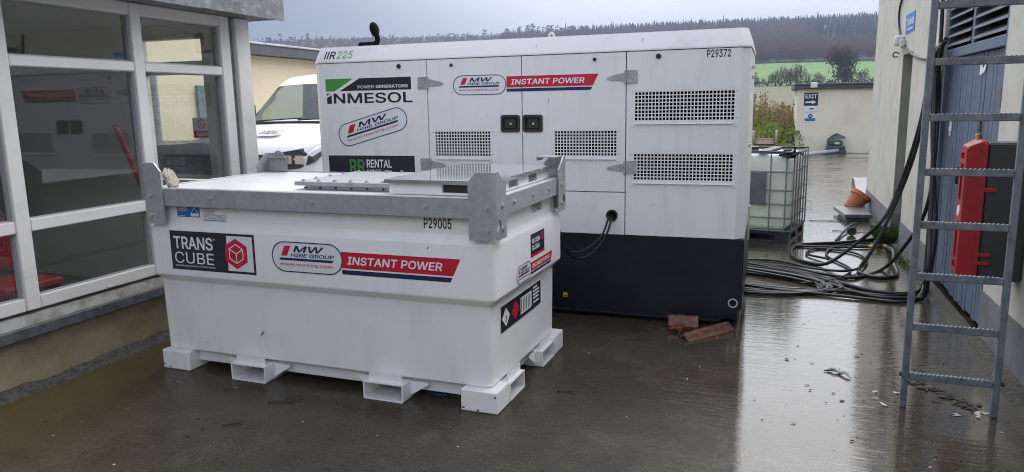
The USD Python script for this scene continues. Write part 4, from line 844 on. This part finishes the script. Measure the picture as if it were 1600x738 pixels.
part(sg, 'sign_plate', [SP.poly(sbox(0, 0, .60, .215), .003)], 'blue_ink')
rnd = random.Random(8)
part(sg, 'lettering', [SP.place(text2d('Toilets', .06, .085, .48, .085, .001, True), .0032)], 'decal_white')
part(sg, 'small_print', [SP.poly(sbox(.10, .035, .50, .052), .001, .0032)], 'decal_white')


def ladder():
    t = thing('steel_ladder', 'grey galvanised steel ladder standing upright before the blue door', 'ladder', (.754, 4.376, 0), -2.5)
    for x in (0, .434):
        r = part(t, 'rail', [bx(x - .0165, x + .0165, -.017, .017, .0, 3.35, .004)], 'ladder_steel')
        part(r, 'bolt', [cyl((x - .03, 0, .19), (x + .034, 0, .19), .013, 10)], 'black_rubber')
    for i in range(11):
        z = .183 + .282 * i; rg = [bx(.017, .417, -.013, .013, z - .019, z + .019, .004)]
        part(t, 'rung', rg, 'ladder_steel')
        part(t, 'rung_tread', [hull([(x, y, z + .0185) for x in (a, a + .014) for y in (-.012, .012)] + [(a + .007, y, z + .0225) for y in (-.012, .012)]) for a in np.arange(.03, .40, .021)], 'ladder_steel', kind='stuff')
ladder()
def ext_box():
    t = thing('extinguisher_box', 'black wall box with a red plastic lid, right of the blue door', 'equipment box', (1.434, 5.0, 0))
    x0, w = -.235, .205
    part(t, 'box_body', [bx(x0, 0, 0, w, .605, 1.43, .012)], 'black_plastic')
    P = Plane((x0, 0, 0), (0, -1, 0), (0, 0, 1))
    slots = [rrect(-.135, 1.08, -.07, 1.30, .015), rrect(-.135, .72, -.07, .95, .015)]
    rings = []
    for d_, i_ in ((0, -.006), (.030, -.006), (.040, .004), (.085, .022), (.092, .030)):
        rings.append((d_, rrect(-w + i_, .60 + i_, -i_, 1.435 - i_, .008)))
    body = hull([(x0 - d_, -u, v) for d_, sh in rings for u, v in sh.exterior.coords])
    l = part(t, 'lid', [body], 'red_plastic', smooth=False)
    part(l, 'front_ridge', [P.poly(rrect(-.175, .635, -.03, 1.40, .012).difference(unary_union(slots + [rrect(-.15, .66, -.055, .70, .01), rrect(-.15, 1.33, -.055, 1.365, .01)])), .012, .090)], 'red_plastic')
    part(l, 'rim', [P.poly(rrect(-w - .012, .59, .012, 1.445, .03), .016, .008)], 'red_plastic')
    for s_ in slots: part(l, 'slot_recess', [P.poly(s_, .002, .0915)], 'dark_red')
    part(l, 'seal_window', [P.poly(affinity.scale(Point(-.10, 1.015).buffer(.026), 1, 1.3), .004, .102)], 'white_ink')
    for z in (1.155, .765, .715): part(t, 'hinge_clip', [bx(x0 - .02, x0 + .06, -.014, .0, z - .012, z + .012, .004)], 'red_plastic')
ext_box()

# ================================================================ YARD THINGS
def ibc():
    t = thing('water_tank', 'caged translucent white bulk container on a black pallet, by the generator', 'container', (.244, 9.254, 0), 168)
    # local: x runs left along the front (away from the visible corner), y runs backwards is negative after turning; keep the footprint 1.2 x 1.0
    W, D = 1.2, .98
    p = part(t, 'pallet', [bx(0, W, -D, 0, .095, .135, .006), bx(0, W, -D, 0, .0, .022, .004)], 'pallet_black')
    for x in (.0, .52, 1.04):
        for y in (-D, -.56, -.13): part(p, 'pallet_block', [bx(x + .002, x + .158, y + .002, y + .128, .0225, .0945, .004)], 'pallet_black')
    m = trimesh.creation.box((W - .06, D - .06, .93)); m = m.subdivide().subdivide().subdivide().subdivide()
    v = m.vertices; q = np.array([W - .06, D - .06, .93]) / 2; r = .10
    core = np.clip(v, -(q - r), q - r); dlt = v - core; ln = np.linalg.norm(dlt, axis=1, keepdims=True); m.vertices = np.where(ln > 1e-9, core + dlt / np.maximum(ln, 1e-9) * r, v) + [W / 2, -D / 2, .135 + .468]
    part(t, 'bottle', [m], 'ibc_plastic', smooth=60)
    zs = (.145, .300, .465, .632, .852, 1.075)
    for z in zs:
        part(t, 'cage_bar', [tube([(.03, .0, z), (W - .03, 0, z), (W, -.03, z), (W, -D + .03, z), (W - .03, -D, z), (.03, -D, z), (0, -D + .03, z), (0, -.03, z), (.03, 0, z)], .010, 8)], 'cage_steel')
    for x in (.06, .24, .50, .76, 1.02, 1.14):
        for y in (.012, -D - .012):
            part(t, 'cage_bar', [tube([(x, y, .135), (x, y, 1.075)], .009, 8)], 'cage_steel')
    for y in np.linspace(-.06, -D + .06, 6):
        for x in (-.012, W + .012): part(t, 'cage_bar', [tube([(x, y, .135), (x, y, 1.075)], .009, 8)], 'cage_steel')
    part(t, 'label_plate', [bx(.28, .98, .022, .027, .45, .84, .002)], 'label_plate')
    part(t, 'top_frame', [bx(-.01, W + .01, -.03, .012, 1.078, 1.10, .004), bx(-.01, W + .01, -D - .012, -D + .03, 1.078, 1.10, .004), bx(.3, .42, -D + .03, -.03, 1.085, 1.10, .004)], 'pallet_black'); part(t, 'filler_cap', [cyl((.6, -D / 2, 1.066), (.6, -D / 2, 1.12), .10, 20)], 'pallet_black')
    cs = trimesh.creation.icosphere(3, 1.0); cs.vertices *= (1 + 1.1 * (meshkit.fbm(cs.vertices * 2.6, 3) - .5))[:, None]; cs.vertices = cs.vertices * [.10, .07, .05] + [.05, -.01, 1.07]
    part(t, 'strap', [cs, tube(spline([(-.02, .02, 1.07), (-.09, .03, 1.09), (-.12, .03, 1.06)], 10), .012, 6), tube(spline([(-.01, .02, 1.09), (-.03, .03, 1.14), (-.01, .04, 1.16)], 10), .011, 6)], 'black_rubber')
ibc()
def shed():
    b = thing('cream_shed', 'low cream flat roofed shed with exit sign at the yard end', 'shed', (.74, 26.0, 0))
    part(b, 'wall', [bx(0, 6.5, 0, 4.0, 0, 2.02, 0)], 'far_cream')
    part(b, 'roof', [bx(-.12, 6.7, -.12, 4.1, 2.021, 2.20, .01)], 'fascia_dark'); part(b, 'roof_drip', [bx(-.10, 6.7, -.16, -.121, 2.14, 2.19, .005)], 'fascia_dark')
    part(b, 'flood_lamp', [bx(.37, .57, -.24, -.165, 2.05, 2.23, .015)], 'far_cream'); part(b, 'flood_lamp_glass', [bx(.39, .55, -.248, -.2405, 2.08, 2.20, .005)], 'decal_white')
    part(b, 'rubble_edge', [bx(2.2, 6.5, -.12, -.002, 0, .05, .02)], 'crumbly_mortar')
shed()
es = thing('exit_sign', 'dark blue EXIT sign with a white arrow on the cream shed', 'sign', (.94, 25.996, 1.49))
PE = Plane((0, 0, 0), (1, 0, 0), (0, 0, 1))
part(es, 'sign_plate', [PE.poly(sbox(0, 0, .42, .415), .004)], 'navy_ink')
part(es, 'lettering', [PE.place(text2d('EXIT', .04, .235, .345, .125, .001, True), .0045)], 'white_ink')
part(es, 'arrow', [PE.poly(Polygon([(.045, .085), (.24, .085), (.24, .045), (.375, .11), (.24, .175), (.24, .135), (.045, .135)]), .001, .0045)], 'white_ink')
n2 = thing('notice_board', 'pale notice with a blue foot, below the EXIT sign', 'sign', (.955, 25.996, .96))
part(n2, 'sign_plate', [PE.poly(sbox(0, 0, .40, .50), .004)], 'decal_white')
part(n2, 'blue_band', [PE.poly(rrect(.03, .04, .36, .13, .03), .001, .0045), PE.poly(sbox(.02, .32, .38, .335), .001, .0045)], 'blue_ink')
part(n2, 'symbol', [PE.poly(sbox(.16, .41, .29, .45), .001, .0045), PE.poly(Point(.2, .20).buffer(.07).difference(Point(.2, .20).buffer(.045)), .001, .0045)], 'navy_ink'); part(n2, 'symbol', [PE.poly(sbox(.17, .16, .23, .25), .001, .0060)], 'green_ink')
mc = thing('scrap_machine', 'small green and grey machine dumped against the shed wall', 'machine', (1.64, 25.55, 0))
part(mc, 'crate', [bx(0, .60, 0, .38, 0, .10, .01), bx(.02, .58, .02, .36, .12, .22, .02)], 'machine_green'); part(mc, 'body', [bx(.04, .50, .05, .33, .24, .38, .03)], 'machine_green'); part(mc, 'cover', [hull([(.05, .05, .39), (.05, .33, .39), (.56, .05, .45), (.56, .33, .45), (.36, .08, .60), (.36, .3, .60), (.58, .1, .50), (.58, .3, .5)])], 'slab_grey'); part(mc, 'lamp', [bx(.26, .40, .0, .05, .27, .34, .01)], 'pale_chip'); part(mc, 'handle', [tube([(.05, .2, .40), (.18, .2, .52), (.34, .2, .60)], .025, 8)], 'machine_green')
pp = thing('grey_pipe', 'long grey pipe lying on wet concrete towards the shed', 'pipe')
part(pp, 'tube', [cyl((.55, 22.9, .075), (2.05, 25.7, .075), .06, 14)], 'pipe_grey'); part(pp, 'socket', [cyl((2.0, 25.62, .075), (2.16, 25.9, .075), .085, 14)], 'drum_wood')
dr = thing('cable_drum', 'brown wooden cable drum lying on its side behind the water tank', 'cable drum', (-.14, 17.9, .51))
for x in (-.26, .24): part(dr, 'flange', [xr(trimesh.creation.cylinder(.51, .05, sections=24), (x, 0, 0), ry=90)], 'drum_wood')
part(dr, 'core', [xr(trimesh.creation.cylinder(.30, .45, sections=20), (0, 0, 0), ry=90)], 'drum_wood')
for k in range(10): part(dr, 'stave', [xr(bx(-.21, .20, -.085, .085, .302, .32, .004), (0, 0, 0), rx=36 * k)], 'drum_wood')
gb = thing('green_bin', 'green lidded bin with a white pipe, left of the cable drum', 'bin', (-.62, 17.8, 0))
part(gb, 'bin_body', [xr(trimesh.creation.cylinder(.24, .85, sections=18), (0, 0, .425))], 'machine_green'); part(gb, 'bin_lid', [xr(trimesh.creation.cylinder(.27, .06, sections=18), (0, 0, .88))], 'machine_green'); part(gb, 'pipe', [cyl((-.2, -.32, .62), (.22, -.32, .70), .08, 12)], 'pale_chip')
# step, pot and paver past the alcove
solo('concrete_step', [hull([(1.37, 13.0, 0), (1.37, 14.2, 0), (2.4, 13.0, 0), (2.4, 14.2, 0), (1.37, 14.2, .33), (1.37, 13.9, .33), (2.4, 14.2, .33), (2.4, 13.0, .30), (1.37, 13.0, .06)])], 'slab_grey', 'grey sloping concrete step beyond the cream wall corner', 'step')
po = thing('flower_pot', 'empty terracotta pot lying tilted against the grey step', 'flower pot', (1.24, 12.1, .17))
prof = [(.0, -.14), (.10, -.14), (.135, .08), (.155, .08), (.16, .14), (.145, .14), (.12, .06), (.088, -.12), (.0, -.12)]
pt_ = trimesh.creation.revolve(np.array(prof), sections=24); part(po, 'pot_body', [xr(pt_, rx=0, ry=38, rz=20)], 'terracotta', smooth=40)
solo('paving_slab', [xr(bx(-.16, .20, -.42, .42, .05, .10, .006), (1.13, 11.6, 0), rz=6), xr(bx(-.13, .17, -.38, .30, 0, .049, .006), (1.14, 11.6, 0), rz=4)], 'slab_grey', 'dark paving slab on bricks below the terracotta pot', 'slab')
def grass(cx, cy, n, r, h, seed):
    rd = random.Random(seed); v = []; f = []
    for i in range(n):
        a, q = rd.uniform(0, 6.28), r * rd.random() ** .6; x, y = cx + q * math.cos(a), cy + q * math.sin(a) * 1.4; b, l = rd.uniform(0, 6.28), h * rd.uniform(.4, 1)
        dx, dy = math.cos(b), math.sin(b); k = len(v)
        v += [(x - dy * .004, y + dx * .004, 0), (x + dy * .004, y - dx * .004, 0), (x + dx * l * .25, y + dy * l * .25, l * .65), (x + dx * l * .6, y + dy * l * .6, l * .9)]; f += [(k, k + 1, k + 2), (k, k + 2, k + 3)]
    return trimesh.Trimesh(v, f, process=False)
solo('grass_tuft', grass(1.33, 9.62, 260, .10, .24, 1), 'grass_blade', 'tuft of green grass growing at the foot of the cream pillar', 'grass tuft', smooth=False)
solo('weed_strip', trimesh.util.concatenate([grass(1.36, y, 26, .05, .07, int(y * 100)) for y in np.arange(7.9, 9.3, .12)]), 'grass_blade', 'thin strip of weeds along the wall foot by the cables', 'weeds', kind='stuff', smooth=False)
# clay tiles wedged under the generator's right end
def tile(l, w, seed):
    m = trimesh.creation.box((l, w, .022)).subdivide().subdivide().subdivide(); v = m.vertices; m.vertices = v + np.c_[0 * v[:, 0], 0 * v[:, 0], .03 * (np.cos(v[:, 1] / w * 5.5) - .6)] + (meshkit.fbm(v * 18 + seed, 3)[:, None] - .5) * .012; return m
solo('broken_roof_tile', [xr(tile(.22, .15, 1), (-.575, 5.50, .085), rz=6, rx=12)], 'wet_clay', 'broken clay roof tile lying flat on top under the generator edge', 'roof tile')
solo('broken_roof_tile', [xr(tile(.44, .12, 5), (-.40, 5.40, .035), rz=48, rx=-8, ry=-3)], 'wet_clay', 'long clay tile slanting out under the generator corner', 'roof tile')
solo('broken_roof_tile', [xr(tile(.10, .09, 9), (-.575, 5.34, .045), rz=78, rx=55)], 'wet_clay', 'small broken clay tile piece propped upright below the other two', 'roof tile')
# litter
rd = random.Random(12)
def chip(x, y, s, seed):
    rr = np.random.default_rng(seed); p = rr.normal(size=(7, 3)) * [s, s * .6, s * .16]; m = hull(p); m.apply_translation((x, y, .003 - m.bounds[0][2])); return m
ms = [];
for i in range(110): ms.append(chip(rd.uniform(-3.9, 1.2), rd.uniform(2.0, 5.4), rd.uniform(.003, .010), i))
for i in range(60): ms.append(chip(rd.uniform(.0, 1.2), rd.uniform(3.2, 6.5), rd.uniform(.003, .011), 500 + i))
solo('leaf_litter', ms, 'leaf_litter', 'dark bits of leaf scattered over the wet concrete', 'litter', kind='stuff', smooth=False)
ms = [chip(rd.uniform(-3.9, 1.25), rd.uniform(2.2, 7.0), rd.uniform(.003, .007), 900 + i) for i in range(70)] + [chip(.72 + rd.uniform(-.12, .1), 4.45 + rd.uniform(-.1, .12), .014, 1200 + i) for i in range(6)] + [chip(1.1 + rd.uniform(-.1, .05), 4.35 + rd.uniform(-.05, .1), .014, 1300 + i) for i in range(7)]
solo('pale_chips', ms, 'pale_chip', 'small pale chips scattered over the wet concrete', 'litter', kind='stuff', smooth=False)
ms = [chip(.85 + .28 * q + rd.gauss(0, .02), 4.85 - .42 * q + rd.gauss(0, .03), rd.uniform(.008, .024), 1500 + i) for i, q in enumerate(np.linspace(0, 1, 90))]
solo('debris_line', ms, 'leaf_litter', 'line of washed up leaves and grit between the ladder feet', 'litter', kind='stuff', smooth=False)
def twig(x, y, a, l, seed):
    rr = random.Random(seed); d = np.array([math.cos(a), math.sin(a), 0]); n_ = np.array([-d[1], d[0], 0]); p = [np.array([x, y, .008]) + d * l * q + n_ * rr.gauss(0, .008) for q in np.linspace(0, 1, 6)]
    return [tube(p, [.005, .0045, .004, .004, .003, .002], 5), tube([p[2], p[2] + d * l * .25 + n_ * .05], [.003, .0015], 5), tube([p[3], p[3] + d * l * .22 - n_ * .045], [.003, .0015], 5)]
for x, y, a, l, lab in ((-2.72, 3.36, .5, .20, 'dark twig lying in front of the left fork pocket'), (-2.75, 3.02, .9, .11, 'short curled twig on the open concrete before the tank'), (-1.02, 3.00, .3, .14, 'little branched twig right of the tank front foot'), (-.95, 5.1, .2, .14, 'wet twig in the dark strip before the generator'), (-1.15, 4.02, .1, .14, 'twig beside the tank right end pocket'), (.55, 11.1, .1, .50, 'long dry twig lying beyond the water tank in the wet yard'), (.80, 10.3, -.2, .40, 'twig lying before the dark paving slab')):
    solo('twig', twig(x, y, a, l, int(l * 1000)), 'leaf_litter', lab, 'twig')
solo('blue_scrap', [xr(trimesh.creation.torus(.05, .008), (-1.80, 3.80, .012), rz=20)], 'blue_plastic', 'scrap of blue plastic under the front edge of the tank', 'scrap')
bl = thing('metal_scrap', 'crumpled strip of shiny metal lying in the bright wet strip', 'scrap', (.465, 4.806, .0))
part(bl, 'strip', [tube(spline([(-.07, .05, .008), (-.03, .035, .020), (.0, .0, .012), (.03, -.02, .022), (.055, -.075, .008)], 16), [.004] * 2 + [.009] * 12 + [.005] * 2, 6)], 'pipe_grey'); part(bl, 'splinter', [tube([(-.09, .03, .006), (-.04, .02, .012), (.02, .03, .006)], .004, 5)], 'black_rubber')

# ================================================================ VEGETATION
def shards(pts, size, rng, flat=0.0):
    n = len(pts); a = rng.normal(size=(n, 3)); a /= np.linalg.norm(a, axis=1, keepdims=True); b = np.cross(a, rng.normal(size=(n, 3))); b /= np.linalg.norm(b, axis=1, keepdims=True) + 1e-9
    s = size * rng.uniform(.6, 1.4, (n, 1)); v = np.stack([pts - a * s, pts + b * s * .6, pts + a * s, pts - b * s * .6], 1).reshape(-1, 3)
    k = np.arange(n)[:, None] * 4; return trimesh.Trimesh(v, np.vstack([k + [0, 1, 2], k + [0, 2, 3]]), process=False)
def conifer(h, w, seed, n=260):
    rng = np.random.default_rng(seed); z = rng.random(n) ** .75; r = (1 - z) * w * rng.uniform(.35, 1.0, n) * (.75 + .25 * np.sin(z * 26)); a = rng.uniform(0, 6.28, n)
    p = np.c_[r * np.cos(a), r * np.sin(a), .12 * h + z * h * .88]; return shards(p, h * .035, rng)
def scots_pine(h, w, seed, n=300):
    rng = np.random.default_rng(seed); p = []
    for c in range(7):
        q = np.array([rng.normal() * w * .34, rng.normal() * w * .34, h * rng.uniform(.30, .95)]); s = w * rng.uniform(.22, .42)
        p.append(q + rng.normal(size=(n // 7, 3)) * [s, s, s * .45])
    return shards(np.vstack(p), h * .035, rng)
def bare_tree(h, w, seed, n=320):
    rng = np.random.default_rng(seed); u = rng.normal(size=(n, 3)); u /= np.linalg.norm(u, axis=1, keepdims=True); r = rng.random(n) ** .4
    p = np.c_[u[:, 0] * r * w, u[:, 1] * r * w, .55 * h + u[:, 2] * r * h * .45]; a = p - [0, 0, .25 * h]; a /= np.linalg.norm(a, axis=1, keepdims=True); s = h * rng.uniform(.05, .11, (n, 1)); b = np.cross(a, rng.normal(size=(n, 3))); b /= np.linalg.norm(b, axis=1, keepdims=True) + 1e-9
    v = np.stack([p - a * s, p + a * s, p + b * s * .22], 1).reshape(-1, 3); return trimesh.Trimesh(v, np.arange(3 * n).reshape(-1, 3), process=False)
def trunk(h, r, seed):
    rng = np.random.default_rng(seed); p = np.array([(0, 0, 0), (.02 * h * rng.normal(), .02 * h * rng.normal(), .35 * h), (.03 * h * rng.normal(), 0, .7 * h), (0, .02 * h, .92 * h)]); return tube(spline(p, 8), np.linspace(r, r * .25, 8), 6)
def scatter(name, protos, pos, idx, scale, rot, label, cat):
    path = numbered('/World', name); pi = UsdGeom.PointInstancer.Define(stage, path); tag(pi.GetPrim(), label, cat, None, 'stuff')
    targets = []
    for k, (m, mt) in enumerate(protos):
        pth = f'{path}/tree_shape_{k + 1:03d}'; usdkit.mesh(stage, pth, m, M[mt]); targets.append(pth)
    pi.CreatePrototypesRel().SetTargets(targets)
    pi.CreatePositionsAttr(Vt.Vec3fArray.FromNumpy(np.asarray(pos, np.float32))); pi.CreateProtoIndicesAttr(Vt.IntArray.FromNumpy(np.asarray(idx, np.int32)))
    pi.CreateScalesAttr(Vt.Vec3fArray.FromNumpy(np.repeat(np.asarray(scale, np.float32)[:, None], 3, 1)))
    pi.CreateOrientationsAttr(Vt.QuathArray([Gf.Quath(float(math.cos(r / 2)), 0, 0, float(math.sin(r / 2))) for r in rot]))
rng = np.random.default_rng(7)
def ground_pts(n, az0, az1, d0, d1):
    az = rng.uniform(az0, az1, n); d = np.sqrt(rng.uniform(d0 ** 2, d1 ** 2, n)); return az, d
def to_xyz(az, d):
    return np.c_[d * np.sin(np.radians(az)), d * np.cos(np.radians(az)), terrain_z(az, d)]
spr = [(conifer(11, 2.3, s, 240), 'spruce') for s in (1, 2, 3)]; bar = [(bare_tree(9, 3.4, s, 300), 'bare_wood') for s in (4, 5, 6)]
# spruce belt along the top right, bare wood below it
az, d = ground_pts(10000, -17, 32, 540, 960)
keep = (d > 700 + 60 * np.sin(az * .5) - np.where(az > 2.0, 180, 0)) & (az + rng.normal(0, 1.2, len(az)) > -14.5); az, d = az[keep], d[keep]
scatter('spruce_wood', spr, to_xyz(az, d), rng.integers(0, 3, len(az)), rng.uniform(.45, .85, len(az)) * np.where(rng.random(len(az)) < .03, 1.35, 1), rng.uniform(0, 6.28, len(az)), 'dense dark spruce wood along the hilltop on the right', 'wood')
az, d = ground_pts(7500, -20, 32, 432, 800); e_ = rng.uniform(-12, 20, 500); az, d = np.r_[az, e_], np.r_[d, rng.uniform(429, 440, 500)]; kp = ~((az + rng.normal(0, .5, len(az)) > 1.8) & (d + rng.normal(0, 18, len(az)) > 545)); az, d = az[kp], d[kp]; az2, d2 = ground_pts(6000, -48, -12, 440, 930)
s2 = np.r_[rng.uniform(.6, 1.1, len(az)), rng.uniform(.25, .55, len(az2))]; az, d = np.r_[az, az2], np.r_[d, d2]
scatter('bare_wood', bar, to_xyz(az, d), rng.integers(0, 3, len(az)), s2, rng.uniform(0, 6.28, len(az)), 'bare brown winter wood and scrub covering the hillside', 'wood')
# ridge pines one can tell apart
def proto_tree(name, crown, cm, h, r, seed, label, cat, group, pos, rz, sc):
    x = UsdGeom.Xform.Define(stage, numbered('/World', name)); x.AddTranslateOp().Set(Gf.Vec3d(*map(float, pos))); x.AddRotateZOp().Set(float(rz)); x.AddScaleOp().Set(Gf.Vec3f(sc, sc, sc))
    tag(x.GetPrim(), label, cat, group); part(str(x.GetPath()), 'trunk', [trunk(h, r, seed)], 'bark'); part(str(x.GetPath()), 'crown', crown, cm, smooth=False); return x.GetPrim()
def copy_tree(src, name, pos, rz, sc, label=None):
    x = UsdGeom.Xform.Define(stage, numbered('/World', name)); p = x.GetPrim(); p.GetReferences().AddInternalReference(src.GetPath()); p.SetInstanceable(True)
    x.ClearXformOpOrder(); x.GetPrim().GetAttribute('xformOp:translate').Set(Gf.Vec3d(*map(float, pos))); p.GetAttribute('xformOp:rotateZ').Set(float(rz)); p.GetAttribute('xformOp:scale').Set(Gf.Vec3f(sc, sc, sc))
    x.SetXformOpOrder([UsdGeom.XformOp(p.GetAttribute('xformOp:translate')), UsdGeom.XformOp(p.GetAttribute('xformOp:rotateZ')), UsdGeom.XformOp(p.GetAttribute('xformOp:scale'))])
    c = src.GetCustomData()
    tag(p, label or c['label'], c['category'], c.get('group')); return p
srcs = []
azs = np.sort(np.r_[rng.uniform(-39, -31.5, 34), rng.uniform(-31, -14.5, 84), rng.uniform(-20, -13.5, 30)])
for i, a in enumerate(azs):
    dd = rng.uniform(880, 925); pos = to_xyz(np.array([a]), np.array([dd]))[0]; kind = rng.integers(0, 4); sc = rng.uniform(.34, .68) * (1.15 if a > -20 else .9) * (1.35 if rng.random() < .12 else 1)
    if i < 4:
        cr = [scots_pine(13, 3.2, 21, 420), scots_pine(13, 2.6, 22, 420), conifer(13, 2.2, 23, 260), scots_pine(14, 3.6, 24, 420)][i]
        srcs.append(proto_tree('ridge_pine', cr, 'pine', 13, .28, 30 + i, 'dark pine standing on the skyline of the left hill', 'pine tree', 'pines along the skyline', pos, 0, sc))
    else:
        copy_tree(srcs[kind], 'ridge_pine', pos, rng.uniform(0, 360), sc)
# hedgerow and trees at the foot of the green field
hd = []
for a in np.arange(-16, 30, .10):
    p = to_xyz(np.array([a]), np.array([222.0]))[0]; hd.append(p + rng.normal(size=(7, 3)) * [.5, .8, .5] + [0, 0, .7])
solo('hedgerow', shards(np.vstack(hd), .38, rng), 'bare_wood', 'low dark hedge along the foot of the green field', 'hedge', kind='stuff', smooth=False)
first = None
for i, (px, sc) in enumerate(((-1.55, 1.1), (-1.2, .6), (-.75, .5), (-.2, .8), (.1, .9), (.5, 1.2), (.85, .95), (1.1, 1.0), (1.45, 1.3), (1.75, 1.2), (2.3, .7), (2.85, .8), (3.2, .6), (-3.2, 1.2), (-5.0, 1.2), (5.6, .7), (5.9, .9))):
    pos = to_xyz(np.array([px]), np.array([224.0]))[0]
    if first is None: first = proto_tree('hedge_tree', bare_tree(4.6, 1.5, 41, 420), 'bare_wood', 4.4, .12, 42, 'small bare tree in the hedge below the green field', 'tree', 'bare trees along the field hedge', pos, 0, sc)
    else: copy_tree(first, 'hedge_tree', pos, rng.uniform(0, 360), sc)
pos = to_xyz(np.array([4.55]), np.array([226.0]))[0]
r2 = np.random.default_rng(9)
cl = [np.array(c) + r2.normal(size=(420, 3)) * s for c, s in (((0, 0, 3.4), (1.5, 1.5, 1.4)), ((.3, 0, 5.4), (1.3, 1.3, 1.3)), ((0, 0, 7.4), (1.4, 1.4, 1.1)), ((-1.6, 0, 7.0), (1.1, 1.1, .9)), ((.8, 0, 2.4), (1.2, 1.2, 1.0)))]
bt_ = thing('ivy_tree', 'broad dark ivy covered tree standing alone in the green field', 'tree', pos)
part(bt_, 'trunk', [trunk(8.5, .42, 77)], 'bark'); part(bt_, 'crown', [shards(np.vstack(cl), .34, r2)], 'ivy_tree', smooth=False); part(bt_, 'bare_branches', [xr(bare_tree(6.5, 2.4, 78, 700), (-2.2, 0, 4.2)), xr(bare_tree(5, 2.4, 79, 500), (.8, 0, 5.6))], 'bare_wood', smooth=False)
# rough ground behind the yard
r3 = np.random.default_rng(3)
n = 9000; X_ = r3.uniform(-6.0, 1.0, n); Y_ = r3.uniform(25.6, 34, n); top = .35 + .75 * meshkit.fbm(np.c_[X_ * .9, Y_ * .6, 0 * X_], 3) + np.clip((Y_ - 26) * .11, 0, .6)
solo('bramble_bank', shards(np.c_[X_, Y_, top * r3.random(n) ** .5], .085, r3), 'bramble', 'green bramble and weeds growing behind the yard edge', 'undergrowth', kind='stuff', smooth=False)
st = []
for i in range(330):
    x, y = r3.uniform(-5.5, .75), r3.uniform(27.0, 34); h = r3.uniform(1.0, 2.1) * (1.0 if x < -.2 else .8); l = r3.normal() * .12
    st.append(tube([(x, y, .2), (x + l * .5, y, h * .6), (x + l, y, h)], [.012, .010, .006], 4, caps=False)); k = r3.uniform(.5, 1, (26, 1)); st.append(shards(np.array([x, y, 0]) + np.c_[l * k + r3.normal(size=(26, 1)) * .06, r3.normal(size=(26, 1)) * .06, h * k], .045, r3))
solo('dead_docks', st, 'dead_stem', 'brown dead dock stems standing above the brambles', 'undergrowth', kind='stuff', smooth=False)

# ================================================================ AIR
def haze():
    m = usdkit.material(stage, '/World/Looks/thin_haze', {'v': ('principled_volume', {'color': (.40, .47, .62), 'density': .00038, 'anisotropy': .3})}, volume='v.volume')
    t = trimesh.creation.box((2560, 2560, 122)); t.apply_translation((0, 0, 59.5))
    p = usdkit.mesh(stage, '/World/haze', t, m); tag(p.GetPrim(), 'thin damp haze lying over the far hills', 'haze', None, 'stuff')
haze()
